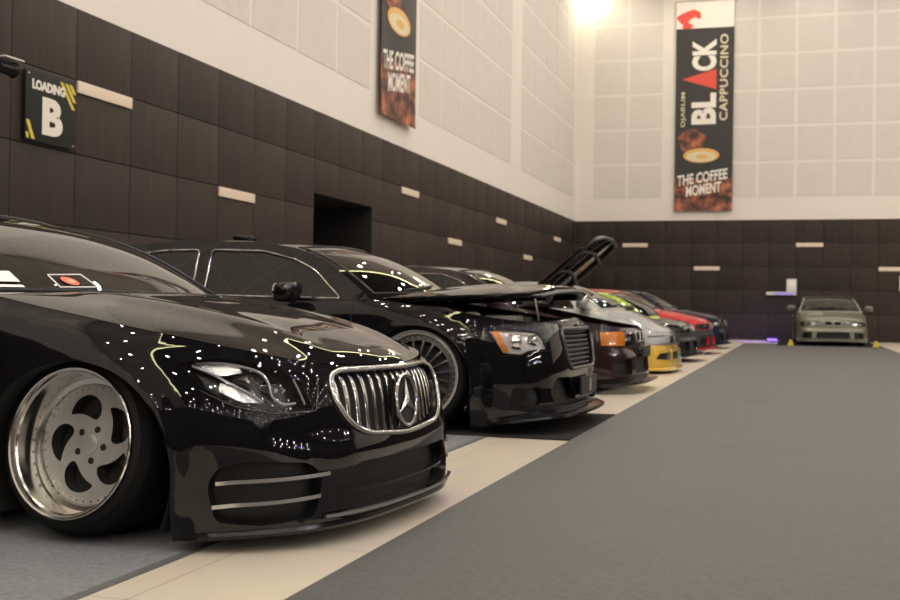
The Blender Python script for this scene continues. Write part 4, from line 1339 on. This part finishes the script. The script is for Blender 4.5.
b = MB(); b.box((0, -.124, .02), (.20, .006, .28), bev=.002); b.build('cover', M['card'], o)
M['violet'] = emitter('violet_led', (.30, .16, 1.), 3.)
o = empty('led_lamp', (-.62, 34.6, 0)); tag(o, 'small LED lamp glowing violet on the floor by the back wall', 'lamp')
b = MB(); b.box((0, 0, .06), (.34, .16, .10), bev=.015); b.box((0, 0, .01), (.2, .2, .02), bev=.004); b.build('housing', M['plastic'], o)
b = MB(); b.box((0, -.082, .07), (.28, .008, .06)); b.box((0, 0, .112), (.28, .10, .006)); b.build('led_face', M['violet'], o)
# yellow wheel chocks
M['chock'] = principled('yellow_rubber', (.62, .52, .03), .55, noise=.1)
for x, y, t in ((-.10, 31.0, 'left'), (1.98, 31.1, 'right')):
    o = empty('wheel_chock', (x, y, .0115)); tag(o, 'yellow wheel chock on the floor at the %s of the grey car' % ('near left' if t == 'left' else 'far right'), 'wheel chock', 'yellow wheel chocks')
    o['label'] = 'yellow wheel chock beside the grey car, on the side ' + ('towards the car row' if t == 'left' else 'away from the car row')
    b = MB(); b.prism([(-.08, 0), (.08, 0), (.045, .13), (-.015, .16)], lambda p: (p[0], -.08, p[1]), lambda p: (p[0], .08, p[1])); b.build('wedge', M['chock'], o)
    b = MB(); b.tube([(.03, -.04, .12), (.03, -.04, .17), (.03, .04, .17), (.03, .04, .12)], .009, 8); b.build('handle', M['plastic'], o)
# lamp in the corner
M['lamp_face'] = emitter('flood_lamp_face', (1., .92, .58), 42.)
o = empty('wall_lamp', (XL + .40, YB, 11.06)); tag(o, 'bright warm flood lamp high in the corner where the white walls meet', 'lamp')
b = MB(); b.box((0, -.10, .26), (.30, .20, .10), bev=.01); b.box((0, -.28, .20), (.70, .40, .10), bev=.02); b.build('housing', M['satin'], o)
b = MB(); b.box((0, -.28, .02), (.62, .32, .26), bev=.04); b.build('lamp_face', M['lamp_face'], o)
# ------------------------------------------------------------------ the cars
M['maroon'] = paint('black_maroon_paint', (.016, .0045, .0055), spec=.1)
M['white_silver'] = paint('silver_paint', (.30, .30, .30), .6, .35)
M['gold'] = principled('gold_bumper_paint', (.58, .37, .04), .35, .25, coat=1., noise=.05)
M['lime'] = paint('lime_green_paint', (.34, .50, .02))
M['red'] = paint('red_paint', (.52, .015, .02))
M['navy'] = paint('dark_blue_paint', (.007, .009, .032), spec=.1)
M['olive'] = paint('warm_grey_paint', (.19, .185, .145), .35, .4)
M['carbon'] = principled('carbon_weave', (.012, .012, .013), .3, coat=1., bump=.15, bscale=400)

def sub(parent, name):
    return [c for c in parent.children_recursive if c.name.split('.')[0] == name]

# 1 --- the near black car
POSE1 = (-2.24, 4.19, 4.0)
c = Car('coupe', POSE1, 'glossy black car in front with deep-dish silver wheels and a slatted chrome grille', .03)
sa = float(c.sh.sx(.30))
c.lamp([(1.107, .606), (.985, .622), (.894, .616), (.80, .604), (.721, .588), (.64, .547), (.602, .458), (.68, .452), (.762, .456), (.904, .479), (1.018, .531)], depth=.07,
       proj=[(.735, .515, .030), (.86, .545, .024)],
       guides=[([(1.07, .597), (1.0, .575), (.93, .545), (.86, .515), (.80, .482)], .0024, 'lamp_grey', .03),
               ([(1.06, .605), (.97, .606), (.88, .596), (.80, .575), (.77, .54), (.76, .50), (.72, .475), (.66, .475)], .0024, 'lamp_grey', .03),
               ([(.66, .555), (.64, .51), (.625, .47)], .0022, 'lamp_grey', .02)],
       inner=[([(1.085, .602), (.985, .617), (.90, .610), (.88, .575), (.97, .565)], 'reflector', .03), ([(.96, .545), (.86, .515), (.80, .48), (.87, .480), (.96, .515)], 'reflector', .04)])
GR = fillet([(-.40, .578), (.40, .578), (.485, .562), (.50, .50), (.43, .40), (.33, .358), (0, .334), (-.33, .358), (-.43, .40), (-.50, .50), (-.485, .562)], [.02, .02, .04, .05, .05, .05, .1, .05, .05, .05, .04], 5)
c.recess('grille', GR, .055, M['dark'], M['gloss_plastic'], (M['chrome'], .010, .004), mirror=False)
c.recess('side_intake', fillet([(.985, .215), (.955, .275), (.86, .297), (.64, .285), (.585, .235), (.615, .105), (.80, .085), (.955, .10)], .03, 4), .05, M['mesh'], M['gloss_plastic'], shrink=.95)
c.recess('lower_intake', fillet([(-.40, .265), (.40, .265), (.52, .19), (.53, .125), (.46, .112), (-.46, .112), (-.53, .125), (-.52, .19)], .025, 4), .06, M['mesh'], M['gloss_plastic'], mirror=False, shrink=.96)
c.doors([-.62, -1.95], 0)
c.shell(bumper=[(0, -.3), (sa, -.3), (sa, .445), (1.02, .522), (.90, .472), (.76, .449), (.59, .450), (.555, .54), (.53, .66), (0, .66)])
g = sub(c.root, 'grille')[0]
c.slats_v(g, GR * [.96, .96] + [0, .018], 16, .026, M['chrome'], .013, 'slat', bowd=.004, ry=.0025)
# star in its ring
ctr = c.sh.wrap(np.array([0.]), np.array([.452]), -.004)[0]; nrm = c.sh.wrap_n(np.array([0.]), np.array([.452]))[0]
tilt = math.atan2(nrm[2], nrm[0])
Re = np.array(Matrix.Rotation(-tilt, 3, 'Y'))
k = np.linspace(0, 2 * PI, 49)[:-1]
b = MB(); b.tube(np.stack([0 * k, .094 * np.cos(k), .094 * np.sin(k)], -1) @ Re.T + ctr, .0085, 10, True)
for q in range(3):
    a = PI / 2 + q * 2 * PI / 3
    tip = np.array([.004, .090 * math.cos(a), .090 * math.sin(a)]); apex = np.array([.016, 0, 0])
    l = np.array([.002, .017 * math.cos(a + PI / 3), .017 * math.sin(a + PI / 3)]); r = np.array([.002, .017 * math.cos(a - PI / 3), .017 * math.sin(a - PI / 3)])
    bk = np.array([-.006, 0, 0])
    V = np.array([tip, apex, l, r, bk]) @ Re.T + ctr
    b.add(V, [(0, 1, 2), (0, 3, 1), (0, 2, 4), (0, 4, 3)])
b.build('emblem', M['chrome'], g, 25)
b = MB(); b.lathe([(0, .0), (.09, .0), (.09, -.008), (0, -.008)], 40, 'x'); b.V = [tuple(np.array(v) @ Re.T + ctr - np.array([.006, 0, 0])) for v in b.V]; b.build('emblem_backing', M['dark'], g)
si = sub(c.root, 'side_intake')
for o, sg in zip(si, (1, -1)):
    c.strip('chrome_blade', np.array([(.955, .226), (.90, .231), (.75, .236), (.56, .243)]) * [sg, 1], .017, .012, M['chrome'], o, base=.004)
    c.strip('chrome_blade', np.array([(.965, .150), (.90, .157), (.75, .163), (.60, .172)]) * [sg, 1], .017, .012, M['chrome'], o, base=.004)
li = sub(c.root, 'lower_intake')[0]
c.strip('chrome_blade', [(-.585, .102), (-.3, .100), (0, .099), (.3, .100), (.585, .102)], .016, .014, M['chrome'], li, base=-.006)
c.strip('intake_bar', [(-.50, .165), (0, .158), (.50, .165)], .012, .012, M['gloss_plastic'], li, base=.03)
c.splitter(1.07, [(-.03, .03), (.004, .025), (.012, .012), (.008, .0), (-.03, .0)], M['gloss_plastic'])
c.hood(); c.deck()
c.cabin(-1.30, -2.35, -3.30, wipers=False, ws0=.004, windows= [[(-.80, .885), (-1.92, .885), (-1.95, 1.14), (-1.45, 1.14), (-1.12, 1.085), (-.93, 1.02)], [(-2.0, .89), (-2.75, .91), (-2.85, .97), (-2.5, 1.10), (-2.1, 1.14), (-2.02, 1.14)]])
c.interior(); c.mirrors(-1.0, .91)
c.wheels(dict(style='teardrop', rim=.250, R=.302, w=.28, dish=.105, ro=.205, n=5, rot=.5, mat='silver', lip='polished', rivets=True, stretch=.035, face=[-.004, -.004, .0, .006, .004, .004], thick=.045, h=.012), .872, math.radians(8.5), math.radians(-2), yr=.87, dx=-.03)
# paper and stickers behind the windscreen
sh = c.sh
def on_glass(name, pts, mat, parent, lift, h=6):
    """a small sheet of paper following the glass; pts: four corners (w, v)"""
    P = np.array(pts, float); V, F = [], []
    for j in range(h + 1):
        for i in range(h + 1):
            a, b_ = i / h, j / h
            q = (1 - b_) * ((1 - a) * P[0] + a * P[1]) + b_ * ((1 - a) * P[3] + a * P[2]); V.append(q)
    V = np.array(V); W = sh.canopy(V[:, 0], V[:, 1]) + sh.canopy_n(V[:, 0], V[:, 1]) * lift
    for j in range(h):
        for i in range(h): a = j * (h + 1) + i; F.append((a, a + 1, a + h + 2, a + h + 1))
    return mesh(name, W, F, mat, parent)
fr = MB()
cn = [(.010, -.545), (.035, -.545), (.038, -.33), (.012, -.305)]
def disc_on_glass(name, w, v, rw, rv, mat, parent, lift):
    k = np.linspace(0, 2 * PI, 29)[:-1]
    ww, vv = np.r_[w, w + rw * np.sin(k)], np.r_[v, v + rv * np.cos(k) - .25 * rv * np.sin(k)]
    W = sh.canopy(ww, vv) + sh.canopy_n(ww, vv) * lift
    return mesh(name, W, [(0, 1 + i, 1 + (i + 1) % 28) for i in range(28)], mat, parent)
st = disc_on_glass('sticker', .0240, -.445, .0085, .045, M['sticker_red'], c.root, .002)
st['label'] = 'red and orange round sticker in a thin white frame'
disc_on_glass('print', .0235, -.44, .004, .02, M['sticker_orange'], st, .003)
P = np.array(cn + [cn[0]]); P = densify(P, .01, False)
fr.tube(sh.canopy(np.clip(P[:, 0], 0, 1), P[:, 1]) + sh.canopy_n(P[:, 0], P[:, 1]) * .003, .0028, 6); fr.build('print', M['card'], st)
st = on_glass('paper_slip', [(.020, -.83), (.020, -.73), (.042, -.735), (.042, -.80)], M['card'], c.root, .002); st['label'] = 'white slip of paper behind the glass'
on_glass('paper_slip', [(.009, -.85), (.009, -.73), (.014, -.735), (.014, -.85)], M['card'], c.root, .002)

# 2 --- black sedan, hood ajar
POSE2 = (-2.35, 8.05, 1.5, .0095)
c = Car('limo', POSE2, 'black sedan whose hood is propped slightly open, with an amber-edged clear headlight', .032)
sa = float(c.sh.sx(.34))
c.lamp([(1.128, .652), (1.095, .667), (.95, .662), (.80, .650), (.742, .605), (.695, .545), (.80, .545), (.872, .535), (.92, .511), (1.04, .517)], depth=.03, housing='lamp_silver',
       proj=[(.93, .59, .05), (.81, .60, .035)], guides=[([(1.0, .64), (.88, .64), (.79, .628), (.745, .585)], .006, 'card', .02)],
       amber=[(1.122, .652), (1.068, .658), (1.0, .528), (1.04, .521)], amber_depth=.008)
GR = fillet([(-.44, .675), (.44, .675), (.485, .64), (.42, .44), (.35, .405), (-.35, .405), (-.42, .44), (-.485, .64)], .03, 4)
c.recess('grille', GR, .06, M['dark'], M['gloss_plastic'], (M['gunmetal'], .013, .004), mirror=False)
c.recess('lower_intake', fillet([(-.62, .36), (-.40, .355), (-.30, .20), (.30, .20), (.40, .355), (.62, .36), (.70, .27), (.66, .17), (-.66, .17), (-.70, .27)], .025, 3), .05, M['mesh'], None, mirror=False, shrink=.97)
c.recess('fog_lamp_pocket', fillet([(.98, .30), (.80, .29), (.77, .22), (.82, .17), (1.0, .18)], .03, 3), .035, M['gloss_plastic'], None)
c.doors([-.45, -1.62, -2.72], .02)
c.shell(bumper=[(0, -.3), (sa, -.3), (sa, .50), (1.06, .505), (.92, .502), (.87, .527), (.69, .535), (.60, .62), (.56, .70), (.52, .80), (0, .80)])
g = sub(c.root, 'grille')[0]
c.slats_h(g, GR * [.97, .94] + [0, .033], 8, .024, M['plastic'], .005, ry=.010)
b = MB(); ctr = c.sh.wrap(np.array([0.]), np.array([.70]), -.006)[0]
b.lathe([(0, .008), (.022, .006), (.026, .0)], 20, 'x', ctr)
for sg in (1, -1): b.blob((ctr[0] + .002, sg * .065, ctr[2] + .002), (.006, .048, .010), 2.2, 8, 14)
b.build('emblem', M['chrome'], g)

b = MB(); b.box((.968, 0, .285), (.016, .52, .125), bev=.006); pl = b.build('license_plate', M['plastic'], c.root)
M['plate_text'] = principled('plate_lettering', (.22, .22, .22), .5, noise=.05)
flat_text('lettering', 'B', .12, .02, .285, .9765, M['plate_text'], pl, .006)
c.splitter(1.13, [(-.03, .045), (.02, .05), (.075, .028), (.08, .014), (.06, .0), (-.03, -.01)], M['gloss_plastic'], z=None)
c.hood(openang=math.radians(10.5), b0=.09); c.deck()
c.cabin(-1.0, -2.25, -3.1, [[(-.56, .855), (-1.60, .868), (-1.63, 1.195), (-1.22, 1.185), (-.98, 1.13), (-.80, 1.055)], [(-1.70, .875), (-2.55, .91), (-2.85, 1.02), (-2.5, 1.13), (-2.0, 1.19), (-1.73, 1.195)]], side_mat='glass_dark', trim='chrome', trim_r=.008)
c.interior(); c.mirrors(-.88, .895, .13, (.075, .115, .07))
b = MB(); b.blob((-1.75, 0, 1.315), (.10, .025, .035), 2.2, 8, 14, shear=-1.2); b.build('roof_antenna', c.paint, c.root)
c.wheels(dict(style='slots', rim=.292, R=.345, w=.25, dish=.035, n=20, hole=(.105, .125, .30, .86), mat='gunmetal', lip='silver', rivets=True, stretch=.02, face=[-.022, -.022, -.014, -.004, .004, .006], thick=.03, h=.016), .905, math.radians(4), 0)
# prop rod, engine bay
b = MB(); p0 = c.sh.shoulder(np.array([-.60]))[0] + [-.05, .02, -.02]; p1 = c.tr_hood(c.sh.hood(np.array([-.86]), np.array([.12])))[0] - [0, 0, .02]
b.tube([p0, p1], .007, 8); b.build('prop_rod', M['satin'], c.root)
def engine_bay(c, x0, x1, zt, hw=.52):
    xc = (x0 + x1) / 2
    e = MB(); e.box((xc, 0, zt - .20), (abs(x1 - x0) * .75, .56, .30), bev=.04); e.box((xc, 0, zt - .04), (abs(x1 - x0) * .6, .40, .06), bev=.025)
    for i in range(5): e.box((xc, -.14 + .07 * i, zt - .005), (abs(x1 - x0) * .5, .02, .02), bev=.006)
    e.tube([(xc - .1, .25, zt - .08), (xc + .1, .40, zt - .05), (xc + .35, .42, zt - .08)], .045, 10)
    en = e.build('engine', M['engine'], c.root)
    e = MB(); e.box((xc + .24, -.42, zt - .08), (.22, .2, .16), bev=.02); e.build('battery', M['alloy'], c.root)
    e = MB(); e.blob((xc - .2, -hw + .06, zt - .02), (.10, .08, .07), 3.5); e.blob((xc + .05, -hw + .04, zt - .04), (.06, .06, .06), 3.5); e.build('reservoir', M['white_trim'], c.root)
    e = MB(); e.tube([(xc - .3, -hw, zt - .03), (xc - .25, 0, zt + .02), (xc - .3, hw, zt - .03)], .018, 10); e.build('strut_brace', M['red_trim'], c.root)
engine_bay(c, .70, -.25, .76, .60)

# small-car fronts -------------------------------------------------
def saloon_front(c, k=1., lamps='twin', amber=False, kidney=True, intake=True, bmat=None, seam=.46, lens='lens', housing='lamp_dark', plate=True, head=None):
    z = lambda v: v * k
    L = head or [(.90, z(.585)), (.60, z(.605)), (.34, z(.603)), (.33, z(.505)), (.60, z(.492)), (.915, z(.495))]
    zs = [p[1] for p in L]; zm = (max(zs) + min(zs)) / 2; r = (max(zs) - min(zs)) * .40
    am = None
    if amber:
        L = [(.945, z(.60)), (.60, z(.614)), (.30, z(.608)), (.29, z(.475)), (.60, z(.462)), (.93, z(.462))]
        am = [(.940, z(.597)), (.60, z(.610)), (.605, z(.467)), (.925, z(.467))]; r = .055; zm = z(.535)
    pr = [] if lamps == 'none' else [(.42, zm, r)] + ([(.55 if amber else .62, zm, r)] if lamps == 'twin' else [])
    c.lamp(L, depth=.045, housing=housing, lens=lens, proj=pr, amber=am, amber_depth=.004)
    if kidney:
        c.recess('grille', fillet([(.02, z(.50)), (.20, z(.50)), (.22, z(.60)), (.02, z(.605))], .02, 3), .03, M['dark'], M['plastic'], (M['satin'], .008, .003))
    if intake:
        c.recess('lower_intake', fillet([(-.40, z(.34)), (.40, z(.34)), (.44, .19), (-.44, .19)], .025, 3), .05, M['mesh'], None, mirror=False, shrink=.97)
        c.recess('side_intake', fillet([(.52, z(.34)), (.78, z(.32)), (.84, .19), (.53, .18)], .025, 3), .05, M['mesh'], None, shrink=.97)
    sa = float(c.sh.sx(.30))
    zl = min(p[1] for p in L) - .012
    c.shell(bumper=[(0, -.3), (sa, -.3), (sa, min(zl, z(.44))), (.93, zl), (.3, zl), (.26, zl), (0, zl)], bumper_mat=bmat)
def saloon_cabin(c, dx=1., dz=1., sx=0., **kw):
    q = lambda pts: [(x * dx + sx, z * dz) for x, z in pts]
    f0 = [(-.78, .885), (-1.50, .89), (-1.53, 1.17), (-1.20, 1.165), (-1.0, 1.10), (-.88, 1.03)]
    r0 = [(-1.60, .89), (-2.25, .90), (-2.48, .97), (-2.2, 1.10), (-1.9, 1.165), (-1.63, 1.175)]
    c.cabin(-1.05 * dx + sx, -1.98 * dx + sx, -2.72 * dx + sx, [q(f0), q(r0)], **kw)
W5 = lambda mat='gunmetal', lip='polished': dict(style='slots', rim=.225, R=.295, w=.22, dish=.05, n=5, hole=(.34, .42, .34, .86), mat=mat, lip=lip, stretch=.02, face=[-.02, -.02, -.01, 0, .004, .004], thick=.04, h=.03)

# 3 --- dark car with the raised hood
c = Car('saloon', (-2.29, 11.98, 1.5), 'dark maroon sedan with its hood raised high and an orange indicator lamp', .045, 'maroon')
c.doors([-.40, -1.56, -2.45])
saloon_front(c, 1., amber=True)
c.hood(openang=math.radians(52)); c.deck(); saloon_cabin(c, trim='chrome'); c.interior(); c.mirrors(-.62, .93)
c.splitter(1.05, [(-.03, .05), (.02, .045), (.12, .022), (.12, .0), (-.03, -.02)], M['gloss_plastic'])
b = MB(); b.box((.826, 0, .40), (.014, .50, .11), bev=.005); b.build('license_plate', M['plastic'], c.root)
c.wheels(W5(), .83, math.radians(3))
engine_bay(c, .62, -.30, .66, .52)

# 4 --- silver car with the gold bumper
SPEC['sport']['top'] = [((Y, 0), .53), ((Y, .41), .53), ((Y, .68), .55), ((X, .5), .60), ((X, .2), .71), ((X, -.1), .81), ((X, -.9), .845), ((X, -2.0), .86), ((X, -2.8), .865), ((X, -3.4), .87), (('end', 0), .87)]
SPEC['sport']['bottom'] = [((Y, 0), .04), ((Y, .6), .04), ((X, .38), .04), ((X, -.36), .10), ((X, -2.3), .12), ((X, -3.1), .17), (('end', 0), .22)]
SPEC['sport']['rail'] = [(x * .97 + .30, z * (.95 if z > .95 else 1)) for x, z in SPEC['saloon']['rail']]
SPEC['sport']['bow'] = [(x * .97 + .30, u, v) for x, u, v in SPEC['saloon']['bow']]
c = Car('sport', (-2.33, 15.9, 1.5), 'low silver car with a bright gold front bumper', .05, 'white_silver')
c.doors([-.42, -1.58, -2.45])
saloon_front(c, .84, bmat=M['gold'], lamps='none', lens='lens', housing='lamp_silver', head=[(.95, .495), (.60, .508), (.14, .505), (.14, .405), (.60, .395), (.94, .385)], kidney=False)
c.hood(); c.deck(); saloon_cabin(c, .97, .95, .30, trim='plastic'); c.interior(); c.mirrors(-.32, .91)
c.splitter(1.02, [(-.03, .04), (.02, .04), (.045, .02), (.04, .0), (-.03, -.01)], M['gold'])
c.wheels(W5('silver'), .85, math.radians(3))

# 5 --- lime car
c = Car('hatch', (-2.38, 19.8, 1.5), 'black car with a lime green roof and pillars in the row', .05, 'black')
c.doors([-.40, -1.52, -2.4])
saloon_front(c, 1., bmat=M['plastic'], kidney=True)
c.hood(mat=M['carbon']); c.deck(); saloon_cabin(c, .97, .91, .40, trim='plastic', roof_mat=M['lime']); c.interior(); c.mirrors(-.20, .84, mat=M['plastic'])
c.splitter(1.02, [(-.03, .05), (.02, .045), (.16, .03), (.16, .015), (-.03, -.01)], M['gloss_plastic'])
c.wheels(W5(), .83, math.radians(3))

# 6 --- red car
c = Car('saloon', (-2.36, 23.7, 1.5), 'red car with a dark bumper and a red splitter near the end of the row', .05, 'red')
c.doors([-.40, -1.56, -2.45])
saloon_front(c, 1., bmat=M['plastic'])
c.hood(); c.deck(); saloon_cabin(c, trim='plastic'); c.interior(); c.mirrors(-.62, .93)
c.splitter(1.02, [(-.03, .05), (.02, .045), (.17, .03), (.17, .015), (-.03, -.01)], M['red'])
c.wheels(W5(), .83, math.radians(2))

# 7 --- blue car
c = Car('exec', (-2.36, 27.6, 1.5), 'dark blue car with silver headlights, last in the row', .055, 'navy')
c.doors([-.42, -1.68, -2.6])
saloon_front(c, 1.05, housing='reflector', amber=False)
c.hood(); c.deck(); saloon_cabin(c, 1.08, 1.05, trim='plastic'); c.interior(); c.mirrors(-.66, .97)
c.splitter(1.05, [(-.03, .05), (.02, .045), (.08, .03), (.08, .01), (-.03, -.01)], M['gloss_plastic'])
c.wheels(W5(), .88, math.radians(2))

# 8 --- grey car by the back wall, facing the camera
c = Car('exec', (.93, 32.4, 88., .0115), 'warm grey sedan parked alone by the back wall, facing down the aisle', .05, 'olive')
c.doors([-.42, -1.68, -2.6])
saloon_front(c, 1.05, housing='reflector')
c.hood(); c.deck(); saloon_cabin(c, 1.08, 1.05, trim='plastic', glass_mat='glass'); c.interior(); c.mirrors(-.66, .98, .16)
c.splitter(1.05, [(-.03, .05), (.02, .045), (.03, .03), (.03, .01), (-.03, -.01)], c.paint)
c.wheels(W5('silver'), .86, math.radians(1), yr=.86)
# ------------------------------------------------------------------ lamps, camera
def area(name, loc, size, power, col, rot=(0, 0, 0), shape='DISK', sy=None, spread=PI):
    l = bpy.data.lights.new(name, 'AREA'); l.energy = power; l.color = col; l.shape = shape; l.size = size; l.spread = spread
    if sy: l.size_y = sy
    o = bpy.data.objects.new(name, l); COL.objects.link(o); o.location = loc; o.rotation_euler = rot
    return o
for i, x in enumerate(np.arange(-5., 39, 3.0)):
    for j, y in enumerate(np.arange(-32.6, 36.5, 3.1)):
        area('ceiling_lamp', (x + (.5 if j % 2 else -.4) + random.uniform(-.2, .2), y, ZC - (.26 if x < -3.6 else .06)), .16, 66, (1., .90, .79))
area('violet_spot', (-1.05, 34.9, .5), .3, 30, (.25, .12, 1.), (math.radians(28), 0, 0))
area('strip_light', (-3.3, 9., ZC - .02), .12, 420, (1., .95, .50), shape='RECTANGLE', sy=54.)
# stage lamps on stands across the hall, a blue LED bar
for y in (-9., -6., -3.2, -.4, 2.4, 5.2):
    for z in (3.0, 3.9, 4.8):
        area('stage_lamp', (19. + .2 * z, y + random.uniform(-.5, .5), z), .15, 45, (1., .92, .82), (0, PI / 2, 0))
area('blue_led_bar', (13., 2.6, 2.4), .16, 30, (.25, .35, 1.), (0, PI / 2, 0), 'RECTANGLE', 1.8)
area('blue_spot', (8., 6., ZC - .1), .5, 60, (.2, .15, 1.))
w = bpy.data.worlds.new('hall_air'); SC.world = w; w.use_nodes = True
w.node_tree.nodes['Background'].inputs[0].default_value = (.9, .85, .8, 1); w.node_tree.nodes['Background'].inputs[1].default_value = .02

cd = bpy.data.cameras.new('camera'); cam = bpy.data.objects.new('camera', cd); COL.objects.link(cam)
F_PX, CH, UVP, VVP, ROLL = 1150., .80, 795., 315., .015
th = math.atan((UVP - 450) / F_PX); hc = VVP - ROLL * (UVP - 450); pt = math.atan((hc - 300) / F_PX)
fw = Vector((-math.sin(th) * math.cos(pt), math.cos(th) * math.cos(pt), math.sin(pt)))
rt = Vector((math.cos(th), math.sin(th), 0)); upv = rt.cross(fw)
cr, sr = math.cos(ROLL), math.sin(ROLL)
rt2 = rt * cr + upv * sr; up2 = upv * cr - rt * sr
mtx = Matrix((rt2, up2, -fw)).transposed().to_4x4(); mtx.translation = (0, 0, CH)
cam.matrix_world = mtx
cd.sensor_width = 36; cd.lens = F_PX / 900 * 36; cd.clip_end = 200; cd.clip_start = .05
cd.dof.use_dof = True; cd.dof.focus_distance = 4.3; cd.dof.aperture_fstop = 5.0
SC.camera = cam
SC.view_settings.view_transform = 'Standard'; SC.view_settings.look = 'None'; SC.view_settings.gamma = 1; SC.view_settings.use_curve_mapping = False
SC.view_settings.exposure = -.45
SC.cycles.use_denoising = True
SC.cycles.max_bounces = 8; SC.cycles.transparent_max_bounces = 12
SC.cycles.sample_clamp_indirect = 6.
